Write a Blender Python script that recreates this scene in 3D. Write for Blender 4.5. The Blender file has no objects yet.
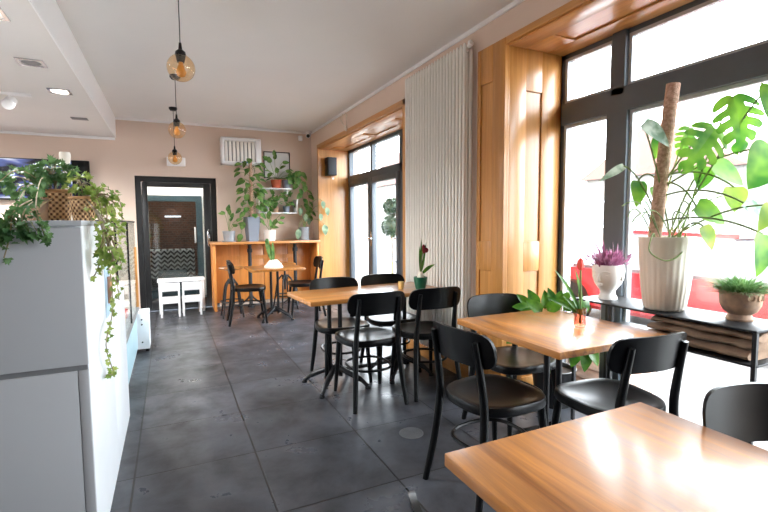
import bpy, bmesh, math, random
from mathutils import Vector as V, Matrix, noise
PI = math.pi
sc = bpy.context.scene
COL = sc.collection
rnd = random.Random(7)

# ------------------------------------------------------------------ camera
F_PX, YAW, PITCH, ROLL, EYE = 453.0, math.radians(25.245), math.radians(4.284), math.radians(-.3677), 1.29
cy, sy = math.cos(YAW), math.sin(YAW)
fwd = V((sy*math.cos(PITCH), cy*math.cos(PITCH), -math.sin(PITCH)))
r0 = V((cy, -sy, 0)); u0 = r0.cross(fwd)
rgt = r0*math.cos(ROLL) + u0*math.sin(ROLL); upv = -r0*math.sin(ROLL) + u0*math.cos(ROLL)
EYEP = V((0, 0, EYE))
cam = bpy.data.cameras.new('camera'); cam.sensor_width = 36; cam.lens = F_PX*36/768; cam.clip_start = .02; cam.clip_end = 300
camo = bpy.data.objects.new('camera', cam); COL.objects.link(camo)
M = Matrix((rgt, upv, -fwd)).transposed().to_4x4(); M.translation = EYEP
camo.matrix_world = M; sc.camera = camo
def at(x, y, d):            # survey helper: photo point at a known distance -> place in the room
    return EYEP + (rgt*(x-384)/F_PX + upv*(256-y)/F_PX + fwd)*d
def atY(x, y, Y):
    r = rgt*(x-384)/F_PX + upv*(256-y)/F_PX + fwd
    return EYEP + r*(Y/r.y)
def atX(x, y, X):
    r = rgt*(x-384)/F_PX + upv*(256-y)/F_PX + fwd
    return EYEP + r*(X/r.x)

# ------------------------------------------------------------------ materials
def lin(c):
    return tuple((v/255/12.92 if v/255 <= .04045 else ((v/255+.055)/1.055)**2.4) for v in c) + (1,)
def base(name):
    m = bpy.data.materials.new(name); m.use_nodes = True
    nt = m.node_tree; b = nt.nodes['Principled BSDF']
    return m, nt, b
def setp(b, **k):
    for n, v in k.items(): b.inputs[n.replace('_', ' ')].default_value = v
def mat(name, c, rough=.5, metal=0, coat=0, var=.06, scale=8, bump=0, bscale=60, spec=.5, alt=None, detail=4):
    m, nt, b = base(name)
    setp(b, Roughness=rough, Metallic=metal); b.inputs['Coat Weight'].default_value = coat
    b.inputs['Coat Roughness'].default_value = .12; b.inputs['Specular IOR Level'].default_value = spec
    tc = nt.nodes.new('ShaderNodeTexCoord'); n = nt.nodes.new('ShaderNodeTexNoise')
    n.inputs['Scale'].default_value = scale; n.inputs['Detail'].default_value = detail
    nt.links.new(tc.outputs['Object'], n.inputs['Vector'])
    rp = nt.nodes.new('ShaderNodeValToRGB'); L = lin(c)
    a = lin(alt) if alt else tuple(max(0, v*(1-var*2)) for v in L[:3]) + (1,)
    rp.color_ramp.elements[0].color = a; rp.color_ramp.elements[1].color = L if alt else tuple(min(1, v*(1+var)) for v in L[:3]) + (1,)
    rp.color_ramp.elements[0].position = .32; rp.color_ramp.elements[1].position = .68
    nt.links.new(n.outputs['Fac'], rp.inputs['Fac']); nt.links.new(rp.outputs['Color'], b.inputs['Base Color'])
    if bump:
        n2 = nt.nodes.new('ShaderNodeTexNoise'); n2.inputs['Scale'].default_value = bscale
        nt.links.new(tc.outputs['Object'], n2.inputs['Vector'])
        bp = nt.nodes.new('ShaderNodeBump'); bp.inputs['Strength'].default_value = bump; bp.inputs['Distance'].default_value = .01
        nt.links.new(n2.outputs['Fac'], bp.inputs['Height']); nt.links.new(bp.outputs['Normal'], b.inputs['Normal'])
    return m
def wood(name, c1, c2, axis, rough=.35, coat=.3, dens=26, lightline=0, worn=0):
    m, nt, b = base(name)
    setp(b, Roughness=rough); b.inputs['Coat Weight'].default_value = coat; b.inputs['Coat Roughness'].default_value = .2
    tc = nt.nodes.new('ShaderNodeTexCoord'); mp = nt.nodes.new('ShaderNodeMapping')
    s = [dens]*3; s[axis] = dens*.045
    mp.inputs['Scale'].default_value = s
    nt.links.new(tc.outputs['Object'], mp.inputs['Vector'])
    n = nt.nodes.new('ShaderNodeTexNoise'); n.inputs['Scale'].default_value = 1; n.inputs['Detail'].default_value = 7
    n.inputs['Roughness'].default_value = .65; n.inputs['Distortion'].default_value = .6
    nt.links.new(mp.outputs['Vector'], n.inputs['Vector'])
    rp = nt.nodes.new('ShaderNodeValToRGB'); rp.color_ramp.elements[0].position = .28; rp.color_ramp.elements[1].position = .7
    rp.color_ramp.elements[0].color = lin(c1); rp.color_ramp.elements[1].color = lin(c2)
    nt.links.new(n.outputs['Fac'], rp.inputs['Fac'])
    col = rp.outputs['Color']
    # board to board tone
    mp2 = nt.nodes.new('ShaderNodeMapping'); s2 = [9]*3; s2[axis] = 0.4; mp2.inputs['Scale'].default_value = s2
    nt.links.new(tc.outputs['Object'], mp2.inputs['Vector'])
    vo = nt.nodes.new('ShaderNodeTexNoise'); vo.inputs['Scale'].default_value = 1; vo.inputs['Detail'].default_value = 1
    nt.links.new(mp2.outputs['Vector'], vo.inputs['Vector'])
    hs = nt.nodes.new('ShaderNodeHueSaturation')
    mr = nt.nodes.new('ShaderNodeMapRange'); mr.inputs[1].default_value = .3; mr.inputs[2].default_value = .7; mr.inputs[3].default_value = .86; mr.inputs[4].default_value = 1.1
    nt.links.new(vo.outputs['Fac'], mr.inputs[0]); nt.links.new(mr.outputs[0], hs.inputs['Value']); nt.links.new(col, hs.inputs['Color'])
    nt.links.new(hs.outputs['Color'], b.inputs['Base Color'])
    if worn:
        w = nt.nodes.new('ShaderNodeMapRange'); w.inputs[1].default_value = .35; w.inputs[2].default_value = .65
        w.inputs[3].default_value = rough-worn; w.inputs[4].default_value = rough+worn
        nt.links.new(n.outputs['Fac'], w.inputs[0]); nt.links.new(w.outputs[0], b.inputs['Roughness'])
    bp = nt.nodes.new('ShaderNodeBump'); bp.inputs['Strength'].default_value = .12; bp.inputs['Distance'].default_value = .004
    nt.links.new(n.outputs['Fac'], bp.inputs['Height']); nt.links.new(bp.outputs['Normal'], b.inputs['Normal'])
    return m
def glass(name, tint=(1, 1, 1), refl=.10, rough=.02, graze=.8):
    m = bpy.data.materials.new(name); m.use_nodes = True; nt = m.node_tree; nt.nodes.clear()
    o = nt.nodes.new('ShaderNodeOutputMaterial'); mx = nt.nodes.new('ShaderNodeMixShader')
    t = nt.nodes.new('ShaderNodeBsdfTransparent'); t.inputs['Color'].default_value = tint + (1,)
    g = nt.nodes.new('ShaderNodeBsdfGlossy'); g.inputs['Roughness'].default_value = rough
    lw = nt.nodes.new('ShaderNodeLayerWeight'); lw.inputs['Blend'].default_value = .5
    pw = nt.nodes.new('ShaderNodeMath'); pw.operation = 'POWER'; pw.inputs[1].default_value = 5
    fr = nt.nodes.new('ShaderNodeMath'); fr.operation = 'MULTIPLY_ADD'; fr.inputs[1].default_value = graze; fr.inputs[2].default_value = refl*.3
    nt.links.new(lw.outputs['Facing'], pw.inputs[0]); nt.links.new(pw.outputs[0], fr.inputs[0])
    nt.links.new(fr.outputs[0], mx.inputs[0]); nt.links.new(t.outputs[0], mx.inputs[1]); nt.links.new(g.outputs[0], mx.inputs[2])
    nt.links.new(mx.outputs[0], o.inputs['Surface'])
    return m
def leafmat(name, c1, c2, trans=.35, rough=.5, scale=14):
    m, nt, b = base(name); setp(b, Roughness=rough); b.inputs['Specular IOR Level'].default_value = .3
    tc = nt.nodes.new('ShaderNodeTexCoord'); n = nt.nodes.new('ShaderNodeTexNoise'); n.inputs['Scale'].default_value = scale
    nt.links.new(tc.outputs['Object'], n.inputs['Vector'])
    rp = nt.nodes.new('ShaderNodeValToRGB'); rp.color_ramp.elements[0].color = lin(c1); rp.color_ramp.elements[1].color = lin(c2)
    rp.color_ramp.elements[0].position = .35; rp.color_ramp.elements[1].position = .65
    nt.links.new(n.outputs['Fac'], rp.inputs['Fac']); nt.links.new(rp.outputs['Color'], b.inputs['Base Color'])
    t = nt.nodes.new('ShaderNodeBsdfTranslucent'); nt.links.new(rp.outputs['Color'], t.inputs['Color'])
    mx = nt.nodes.new('ShaderNodeMixShader'); mx.inputs[0].default_value = trans
    nt.links.new(b.outputs[0], mx.inputs[1]); nt.links.new(t.outputs[0], mx.inputs[2])
    nt.links.new(mx.outputs[0], nt.nodes['Material Output'].inputs['Surface'])
    return m
def emis(name, c, s):
    m, nt, b = base(name); b.inputs['Emission Color'].default_value = lin(c); b.inputs['Emission Strength'].default_value = s
    b.inputs['Base Color'].default_value = lin(c)
    return m

def floor_material():
    m, nt, b = base('dark stone tile')
    tc = nt.nodes.new('ShaderNodeTexCoord')
    br = nt.nodes.new('ShaderNodeTexBrick'); br.offset = 0; br.squash = 1
    br.inputs['Scale'].default_value = 1; br.inputs['Brick Width'].default_value = .6; br.inputs['Row Height'].default_value = .6
    br.inputs['Mortar Size'].default_value = .0055; br.inputs['Mortar Smooth'].default_value = .2; br.inputs['Bias'].default_value = 0
    br.inputs['Color1'].default_value = lin((50, 52, 57)); br.inputs['Color2'].default_value = lin((61, 63, 69)); br.inputs['Mortar'].default_value = lin((12, 12, 13))
    nt.links.new(tc.outputs['Object'], br.inputs['Vector'])
    n = nt.nodes.new('ShaderNodeTexNoise'); n.inputs['Scale'].default_value = 2.8; n.inputs['Detail'].default_value = 8; n.inputs['Roughness'].default_value = .66; n.inputs['Distortion'].default_value = .25
    nt.links.new(tc.outputs['Object'], n.inputs['Vector'])
    mr = nt.nodes.new('ShaderNodeMapRange'); mr.inputs[1].default_value = .3; mr.inputs[2].default_value = .72; mr.inputs[3].default_value = .2; mr.inputs[4].default_value = 2.1
    nt.links.new(n.outputs['Fac'], mr.inputs[0])
    mx = nt.nodes.new('ShaderNodeMix'); mx.data_type = 'RGBA'; mx.blend_type = 'MULTIPLY'; mx.inputs[0].default_value = 1
    nt.links.new(br.outputs['Color'], mx.inputs[6]); nt.links.new(mr.outputs[0], mx.inputs[7])
    nt.links.new(mx.outputs[2], b.inputs['Base Color'])
    rr = nt.nodes.new('ShaderNodeMapRange'); rr.inputs[1].default_value = .3; rr.inputs[2].default_value = .7; rr.inputs[3].default_value = .46; rr.inputs[4].default_value = .22
    nt.links.new(n.outputs['Fac'], rr.inputs[0]); nt.links.new(rr.outputs[0], b.inputs['Roughness'])
    b.inputs['Specular IOR Level'].default_value = .5
    inv = nt.nodes.new('ShaderNodeMath'); inv.operation = 'SUBTRACT'; inv.inputs[0].default_value = 1
    nt.links.new(br.outputs['Fac'], inv.inputs[1])
    ad = nt.nodes.new('ShaderNodeMath'); ad.operation = 'MULTIPLY_ADD'; ad.inputs[1].default_value = 0
    nt.links.new(n.outputs['Fac'], ad.inputs[0]); nt.links.new(inv.outputs[0], ad.inputs[2])
    bp = nt.nodes.new('ShaderNodeBump'); bp.inputs['Strength'].default_value = .35; bp.inputs['Distance'].default_value = .004
    nt.links.new(ad.outputs[0], bp.inputs['Height']); nt.links.new(bp.outputs['Normal'], b.inputs['Normal'])
    return m
def _math(nt, op, *a):
    n = nt.nodes.new('ShaderNodeMath'); n.operation = op
    for i, v in enumerate(a):
        if isinstance(v, (int, float)): n.inputs[i].default_value = v
        else: nt.links.new(v, n.inputs[i])
    return n.outputs[0]
def pattern_material(name, kind, c1, c2, scale, rough=.7):
    m, nt, b = base(name); setp(b, Roughness=rough)
    tc = nt.nodes.new('ShaderNodeTexCoord')
    if kind == 'brick':
        t = nt.nodes.new('ShaderNodeTexBrick'); t.inputs['Scale'].default_value = scale
        t.inputs['Color1'].default_value = lin(c1); t.inputs['Color2'].default_value = lin(c2); t.inputs['Mortar'].default_value = lin((120, 108, 98)); t.inputs['Mortar Size'].default_value = .015
        mp = nt.nodes.new('ShaderNodeMapping'); mp.inputs['Rotation'].default_value = (PI/2, 0, 0)
        nt.links.new(tc.outputs['Object'], mp.inputs[0]); nt.links.new(mp.outputs[0], t.inputs['Vector'])
        nt.links.new(t.outputs['Color'], b.inputs['Base Color'])
    elif kind == 'chevron':
        sp = nt.nodes.new('ShaderNodeSeparateXYZ'); nt.links.new(tc.outputs['Object'], sp.inputs[0])
        pp = nt.nodes.new('ShaderNodeMath'); pp.operation = 'PINGPONG'; pp.inputs[1].default_value = .06
        nt.links.new(sp.outputs['X'], pp.inputs[0])
        ad = nt.nodes.new('ShaderNodeMath'); ad.operation = 'ADD'; nt.links.new(pp.outputs[0], ad.inputs[0]); nt.links.new(sp.outputs['Z'], ad.inputs[1])
        md = nt.nodes.new('ShaderNodeMath'); md.operation = 'PINGPONG'; md.inputs[1].default_value = .045; nt.links.new(ad.outputs[0], md.inputs[0])
        gt = nt.nodes.new('ShaderNodeMath'); gt.operation = 'GREATER_THAN'; gt.inputs[1].default_value = .0225; nt.links.new(md.outputs[0], gt.inputs[0])
        mx = nt.nodes.new('ShaderNodeMix'); mx.data_type = 'RGBA'; mx.inputs[6].default_value = lin(c1); mx.inputs[7].default_value = lin(c2)
        nt.links.new(gt.outputs[0], mx.inputs[0]); nt.links.new(mx.outputs[2], b.inputs['Base Color'])
    elif kind == 'weave':
        N = lambda op, *a: _math(nt, op, *a)
        sp = nt.nodes.new('ShaderNodeSeparateXYZ'); nt.links.new(tc.outputs['Object'], sp.inputs[0])
        ang = N('ARCTAN2', sp.outputs['Y'], sp.outputs['X'])
        sa = N('SINE', N('MULTIPLY', ang, scale)); sz = N('SINE', N('MULTIPLY', sp.outputs['Z'], PI/.0125))
        h = N('MULTIPLY_ADD', N('MULTIPLY', sa, sz), .5, .5)
        rp = nt.nodes.new('ShaderNodeValToRGB'); e = rp.color_ramp.elements; e[0].color = lin((104, 66, 40)); e[0].position = .22; e[1].color = lin(c1); e[1].position = .75
        q = e.new(.45); q.color = lin(c2)
        nt.links.new(h, rp.inputs[0]); nt.links.new(rp.outputs[0], b.inputs['Base Color'])
        bp = nt.nodes.new('ShaderNodeBump'); bp.inputs['Distance'].default_value = .006
        nt.links.new(h, bp.inputs['Height']); nt.links.new(bp.outputs['Normal'], b.inputs['Normal'])
    elif kind == 'cobble':
        t = nt.nodes.new('ShaderNodeTexVoronoi'); t.feature = 'DISTANCE_TO_EDGE'; t.inputs['Scale'].default_value = scale
        nt.links.new(tc.outputs['Object'], t.inputs['Vector'])
        rp = nt.nodes.new('ShaderNodeValToRGB'); rp.color_ramp.elements[0].color = lin(c1); rp.color_ramp.elements[1].color = lin(c2); rp.color_ramp.elements[1].position = .1
        nt.links.new(t.outputs['Distance'], rp.inputs[0]); nt.links.new(rp.outputs[0], b.inputs['Base Color'])
    return m
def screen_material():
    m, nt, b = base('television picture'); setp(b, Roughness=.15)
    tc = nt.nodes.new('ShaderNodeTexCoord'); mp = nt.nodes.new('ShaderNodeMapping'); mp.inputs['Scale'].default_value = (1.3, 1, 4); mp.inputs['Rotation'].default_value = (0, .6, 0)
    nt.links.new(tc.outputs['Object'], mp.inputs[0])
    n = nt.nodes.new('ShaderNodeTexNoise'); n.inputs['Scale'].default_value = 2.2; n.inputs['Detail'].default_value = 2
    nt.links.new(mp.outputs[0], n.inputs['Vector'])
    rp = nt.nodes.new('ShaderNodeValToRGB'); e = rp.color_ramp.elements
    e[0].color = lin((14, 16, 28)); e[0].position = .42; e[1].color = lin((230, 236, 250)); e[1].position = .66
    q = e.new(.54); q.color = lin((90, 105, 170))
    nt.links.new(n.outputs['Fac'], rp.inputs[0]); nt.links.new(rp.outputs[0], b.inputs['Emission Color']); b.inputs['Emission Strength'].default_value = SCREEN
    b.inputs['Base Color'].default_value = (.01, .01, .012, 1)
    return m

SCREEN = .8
m_wall = mat('beige wall paint', (219, 198, 182), .85, var=.015, scale=1.5, bump=.06, bscale=140)
m_ceil = mat('white ceiling paint', (236, 234, 231), .9, var=.012, scale=1.2)
m_white = mat('white paint', (240, 240, 240), .45, var=.015)
m_whitegloss = mat('white lacquer', (240, 243, 246), .3, var=.01)
m_grey = mat('grey laminate', (166, 166, 168), .42, var=.01, scale=2)
m_greyd = mat('dark grey laminate', (120, 120, 122), .5, var=.02)
m_floor = floor_material()
m_wood = wood('honey pine panel upright', (174, 114, 52), (206, 148, 80), 2)
m_woodx = wood('honey pine panel along', (174, 114, 52), (206, 148, 80), 1)
m_woodg = mat('groove shadow stain', (110, 62, 28), .6)
m_bar = wood('orange pine cladding', (196, 120, 54), (226, 152, 78), 2, rough=.4)
m_bartop = wood('pine bar top', (176, 112, 58), (208, 148, 88), 0)
m_table = wood('oiled table board', (104, 54, 16), (198, 130, 54), 1, rough=.42, coat=.6, dens=24, worn=.1)
m_tablex = wood('oiled table board lengthwise', (116, 66, 22), (202, 136, 62), 0, rough=.34, coat=.6, dens=24, worn=.06)
m_black = mat('black lacquered beech', (7, 7, 8), .3, var=.1, coat=0, spec=.3)
m_iron = mat('black cast iron', (24, 24, 26), .45, metal=.3, var=.1)
m_frame = mat('dark grey window aluminium', (80, 88, 96), .4, var=.03)
m_bead = mat('pale glazing bead', (176, 180, 184), .35, var=.02)
m_doorblk = mat('black door aluminium', (18, 18, 19), .4, var=.05)
m_pane = glass('window glass', refl=.12)
m_case = glass('display glass', (.95, .97, .96), refl=.15, graze=.35)
m_amber = glass('amber glass', (.97, .82, .62), refl=.3, rough=.03)
m_pink = glass('rose glass', (.93, .62, .52), refl=.25, rough=.05)
m_clear = glass('clear glass', (.9, .94, .92), refl=.2)
m_rad = mat('ivory radiator enamel', (244, 241, 234), .35, var=.01)
m_chrome = mat('brushed steel', (190, 190, 192), .25, metal=1, var=.02)
m_moss = mat('coir fibre', (226, 190, 168), .95, alt=(178, 138, 116), scale=60, bump=.8, bscale=160)
m_cream = mat('cream ceramic', (222, 212, 198), .4, var=.02)
m_headc = mat('matt white ceramic', (236, 234, 230), .4, var=.01)
m_clay = mat('worn clay', (186, 150, 118), .75, alt=(128, 104, 90), scale=16, bump=.2)
m_terra = mat('terracotta', (170, 82, 52), .8, var=.06)
m_potg = mat('grey pot glaze', (150, 156, 162), .5, var=.03)
m_potd = mat('slate grey pot', (120, 128, 140), .5, var=.03)
m_potgreen = mat('green plastic pot', (20, 92, 66), .35, var=.05)
m_soil = mat('potting soil', (52, 38, 28), .95, var=.2, scale=60, bump=.6)
m_burlap = mat('brown sackcloth', (164, 136, 112), .95, alt=(134, 108, 88), scale=14, bump=.5, bscale=260)
m_wick = pattern_material('wicker weave', 'weave', (222, 184, 138), (196, 152, 106), 15)
m_ivy = leafmat('ivy green', (44, 78, 40), (92, 124, 72), .2)
m_ivyl = leafmat('light ivy green', (92, 122, 46), (160, 172, 88), .3)
m_monst = leafmat('monstera green', (52, 108, 34), (112, 156, 50), .5, scale=9)
m_monsty = leafmat('yellowing monstera green', (104, 136, 52), (152, 166, 72), .5, scale=9)
m_monstp = leafmat('pale variegated leaf', (96, 130, 100), (190, 206, 190), .3, scale=18)
m_fig = leafmat('glossy leaf green', (40, 96, 28), (98, 150, 50), .3, rough=.28)
m_plant = leafmat('houseplant green', (62, 108, 50), (128, 164, 88), .35)
m_plant2 = leafmat('bluish houseplant green', (96, 128, 104), (160, 184, 150), .3)
m_grass = leafmat('grassy green', (66, 104, 52), (120, 152, 92), .3)
m_heather = leafmat('heather purple', (130, 66, 104), (188, 128, 158), .2)
m_stem = mat('green stem', (120, 142, 76), .5, var=.1)
m_stemw = mat('woody stem', (128, 112, 78), .7, var=.1)
m_tulip = leafmat('tulip pink', (222, 66, 66), (240, 120, 100), .3)
m_amar = leafmat('dark red bud', (110, 32, 40), (160, 60, 60), .2)
m_teal = mat('dark teal paint', (46, 68, 76), .4, var=.05)
m_bulb = mat('onion bulb skin', (232, 222, 206), .5, var=.05)

# ------------------------------------------------------------------ mesh builder
class MB:
    def __init__(s): s.bm = bmesh.new()
    def box(s, a, b, bev=0, rz=0, seg=2):
        a, b = V(a), V(b); c = (a+b)/2; d = b-a
        r = bmesh.ops.create_cube(s.bm, size=1, matrix=Matrix.Translation(c) @ Matrix.Rotation(rz, 4, 'Z') @ Matrix.Diagonal((abs(d.x), abs(d.y), abs(d.z), 1)))
        if bev:
            es = list({e for v in r['verts'] for e in v.link_edges})
            bmesh.ops.bevel(s.bm, geom=es, offset=bev, segments=seg, affect='EDGES', profile=.5)
        return s
    def tube(s, pts, rad, n=10, closed=False, caps=True):
        pts = [V(p) for p in pts]; N = len(pts)
        rs = rad if isinstance(rad, (list, tuple)) else [rad]*N
        rings = []; prev = None
        for i, p in enumerate(pts):
            if closed: t = pts[(i+1) % N]-pts[i-1]
            else: t = pts[min(i+1, N-1)]-pts[max(i-1, 0)]
            t.normalize()
            if prev is None:
                ref = V((0, 0, 1)) if abs(t.z) < .9 else V((1, 0, 0))
                a = t.cross(ref).normalized()
            else:
                a = prev - t*prev.dot(t)
                a = a.normalized() if a.length > 1e-6 else t.orthogonal().normalized()
            prev = a; bb = t.cross(a)
            rings.append([s.bm.verts.new(p + (a*math.cos(2*PI*k/n) + bb*math.sin(2*PI*k/n))*rs[i]) for k in range(n)])
        for i in range(N if closed else N-1):
            A, B = rings[i], rings[(i+1) % N]
            for k in range(n): s.bm.faces.new((A[k], A[(k+1) % n], B[(k+1) % n], B[k]))
        if caps and not closed:
            s.bm.faces.new(rings[0][::-1]); s.bm.faces.new(rings[-1])
        return s
    def lathe(s, prof, c=(0, 0, 0), n=28, fn=None):
        c = V(c); rings = []
        for r, z in prof:
            ring = []
            for k in range(n):
                a = 2*PI*k/n; q = r*(fn(a, z) if fn else 1)
                ring.append(s.bm.verts.new(c + V((q*math.cos(a), q*math.sin(a), z))))
            rings.append(ring)
        for A, B in zip(rings, rings[1:]):
            for k in range(n): s.bm.faces.new((A[k], A[(k+1) % n], B[(k+1) % n], B[k]))
        if prof[0][0] > 1e-4: s.bm.faces.new(rings[0][::-1])
        if prof[-1][0] > 1e-4: s.bm.faces.new(rings[-1])
        return s
    def ball(s, c, r, sc_=(1, 1, 1), u=16, v=10):
        bmesh.ops.create_uvsphere(s.bm, u_segments=u, v_segments=v, radius=r, matrix=Matrix.Translation(V(c)) @ Matrix.Diagonal((*sc_, 1)))
        return s
    def slab(s, fn, nu, nv, off):
        A = [[s.bm.verts.new(fn(i/nu, j/nv)) for j in range(nv+1)] for i in range(nu+1)]
        B = [[s.bm.verts.new(V(fn(i/nu, j/nv)) + V(off)) for j in range(nv+1)] for i in range(nu+1)]
        f = s.bm.faces.new
        for i in range(nu):
            for j in range(nv):
                f((A[i][j], A[i+1][j], A[i+1][j+1], A[i][j+1])); f((B[i][j+1], B[i+1][j+1], B[i+1][j], B[i][j]))
            f((A[i+1][0], A[i][0], B[i][0], B[i+1][0])); f((A[i][nv], A[i+1][nv], B[i+1][nv], B[i][nv]))
        for j in range(nv):
            f((A[0][j], A[0][j+1], B[0][j+1], B[0][j])); f((A[nu][j+1], A[nu][j], B[nu][j], B[nu][j+1]))
        return s
    def poly(s, pts, h):                                   # prism: polygon pts extruded by vector h
        A = [s.bm.verts.new(V(p)) for p in pts]; B = [s.bm.verts.new(V(p)+V(h)) for p in pts]; n = len(A)
        s.bm.faces.new(A[::-1]); s.bm.faces.new(B)
        for k in range(n): s.bm.faces.new((A[k], A[(k+1) % n], B[(k+1) % n], B[k]))
        return s
    # leaves
    def leaf(s, p, d, nrm, L, W, fold=.15, droop=.2, prof=None, nt_=7):
        p, d, nrm = V(p), V(d).normalized(), V(nrm)
        sd = d.cross(nrm)
        sd = sd.normalized() if sd.length > 1e-4 else d.orthogonal().normalized()
        nn = sd.cross(d).normalized()
        prof = prof or (lambda t: math.sin(PI*min(1, t**.75))**.8)
        rows = []
        for i in range(nt_+1):
            t = i/nt_; w = W/2*max(.02, prof(t)); c = p + d*(L*t) - nn*(droop*L*t*t)
            rows.append([s.bm.verts.new(c + sd*(w*q) + nn*(abs(q)*w*fold)) for q in (-1, -.55, 0, .55, 1)])
        for A, B in zip(rows, rows[1:]):
            for k in range(4): s.bm.faces.new((A[k], A[k+1], B[k+1], B[k]))
        return s
    def ivy_leaf(s, p, d, nrm, L):
        p, d, nrm = V(p), V(d).normalized(), V(nrm)
        sd = d.cross(nrm); sd = sd.normalized() if sd.length > 1e-4 else d.orthogonal().normalized()
        nn = sd.cross(d)
        out = [(0, 0), (.28, -.12), (.52, .1), (.3, .28), (.42, .55), (.17, .56), (0, 1)]
        pts = [(x, y) for x, y in out] + [(-x, y) for x, y in out[-2:0:-1]]
        c = s.bm.verts.new(p + d*(L*.35) - nn*(.04*L))
        vs = [s.bm.verts.new(p + d*(L*y) + sd*(L*x) + nn*(abs(x)*L*.22 - .12*L*y*y)) for x, y in pts]
        for k in range(len(vs)): s.bm.faces.new((c, vs[k], vs[(k+1) % len(vs)]))
        return s
    def split_leaf(s, p, d, nrm, L, W, fold=.2, droop=.25, lobes=6):
        p, d, nrm = V(p), V(d).normalized(), V(nrm)
        sd = d.cross(nrm).normalized(); nn = sd.cross(d).normalized()
        def pt(t, q):                                       # t along rib, q across -1..1
            w = W/2*(math.sin(PI*min(1, (t*.93+.07)**.7))**.75)
            tt = t + .10*abs(q)**1.6*(1-t) - .16*abs(q)*(1 if t < .2 else 0)*(1-t*5)
            return p + d*(L*tt) + sd*(w*q) + nn*(abs(q)*w*fold - droop*L*tt*tt - abs(q)**2*W*.10)
        for sg in (-1, 1):
            N = lobes*4
            inner = [s.bm.verts.new(pt(i/N, 0)) for i in range(N+1)]
            mid = [s.bm.verts.new(pt(i/N, sg*.36)) for i in range(N+1)]
            for i in range(N):
                q = (inner[i], inner[i+1], mid[i+1], mid[i])
                s.bm.faces.new(q if sg > 0 else q[::-1])
            for k in range(lobes):
                a, b = k*4, k*4+3
                rows = [[mid[i] for i in range(a, b+1)]]
                for q, nar in ((.5, 1), (.68, 1.02), (.84, .92), (.95, .66), (1.0, .25)):
                    sh = .11*(q-.36)
                    row = []
                    for i in range(a, b+1):
                        cc = (a+b)/2; t = (cc + (i-cc)*nar)/N + sh
                        row.append(s.bm.verts.new(pt(min(1, t), sg*q)))
                    rows.append(row)
                for A, B in zip(rows, rows[1:]):
                    for j in range(3):
                        q = (A[j], A[j+1], B[j+1], B[j]); s.bm.faces.new(q if sg > 0 else q[::-1])
        return s
    def build(s, name, m, parent=None, smooth=True, org=None, ang=40):
        bmesh.ops.recalc_face_normals(s.bm, faces=s.bm.faces) if False else None
        if org is not None: bmesh.ops.translate(s.bm, verts=s.bm.verts, vec=-V(org))
        me = bpy.data.meshes.new(name); s.bm.to_mesh(me); s.bm.free()
        me.materials.append(m)
        if smooth:
            me.polygons.foreach_set('use_smooth', [True]*len(me.polygons))
            me.set_sharp_from_angle(angle=math.radians(ang))
        o = bpy.data.objects.new(name, me); COL.objects.link(o)
        if parent: o.parent = parent
        elif org is not None: o.location = org
        return o
def solid(mb):
    bmesh.ops.recalc_face_normals(mb.bm, faces=mb.bm.faces); return mb
def tag(o, label, cat, group=None, kind=None):
    o['label'] = label; o['category'] = cat
    if group: o['group'] = group
    if kind: o['kind'] = kind
    return o
def thing(name, label, cat, loc=(0, 0, 0), rz=0, group=None):
    o = bpy.data.objects.new(name, None); COL.objects.link(o); o.empty_display_size = .1
    o.location = loc; o.rotation_euler = (0, 0, rz); return tag(o, label, cat, group)
def struct(o, label=None):
    o['kind'] = 'structure'
    if label: o['label'] = label
    return o
def dup(root, label, loc, rz, group=None):
    r = root.copy(); COL.objects.link(r); r.location = loc; r.rotation_euler = (0, 0, rz); r['label'] = label
    if group: r['group'] = group
    for ch in list(root.children):
        c = ch.copy(); COL.objects.link(c); c.parent = r
        for g in ch.children:
            e = g.copy(); COL.objects.link(e); e.parent = c
    return r
def bez(a, b, c, n=8):
    a, b, c = V(a), V(b), V(c)
    return [a*(1-t)**2 + b*2*t*(1-t) + c*t*t for t in [i/n for i in range(n+1)]]
def spline(pts, n=5):
    P = [V(p) for p in pts]; P = [P[0]*2-P[1]] + P + [P[-1]*2-P[-2]]; out = []
    for i in range(1, len(P)-2):
        for k in range(n):
            t = k/n; a, b, c, d = P[i-1:i+3]
            out.append(.5*((2*b) + (c-a)*t + (2*a-5*b+4*c-d)*t*t + (3*b-a-3*c+d)*t**3))
    return out + [P[-2]]
def rv(s=1): return V((rnd.uniform(-s, s), rnd.uniform(-s, s), rnd.uniform(-s, s)))

# ------------------------------------------------------------------ room shell
XR, YB, ZC, XW, XW2, XL, YF = 2.17, 7.4, 2.77, 2.69, 2.65, -4.2, -2.8
Y1, N2A, N2B = 2.573, 4.03, 6.97            # edges of the two window niches
YN = -1.0
Z1, Z2 = 2.515, 2.445                       # their soffits
b = MB(); b.box((XL, YF, -.1), (2.62, YB, 0)); b.box((2.62, YF, -.1), (2.76, YB, 0))
struct(b.build('floor', m_floor, smooth=False, org=(-.21, 1.943, 0)))
struct(MB().box((XL, YF, ZC), (XR+.6, YB+.2, ZC+.15)).build('ceiling', m_ceil, smooth=False))
SX, SZ = -.64, 2.485
struct(MB().box((XL, YF, SZ), (SX, YB, ZC)).build('ceiling_soffit', m_ceil, smooth=False))
DX0, DX1, DZ = -.43, .665, 1.975
b = MB(); b.box((XL, YB, 0), (DX0, YB+.2, ZC)); b.box((DX1, YB, 0), (XR+.7, YB+.2, ZC)); b.box((DX0, YB, DZ), (DX1, YB+.2, ZC))
struct(b.build('wall_back', m_wall, smooth=False))
b = MB()
b.box((XR, N2B+.02, 0), (2.85, YB, ZC)); b.box((XR, Y1+.02, 0), (2.85, N2A-.02, ZC))
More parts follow.
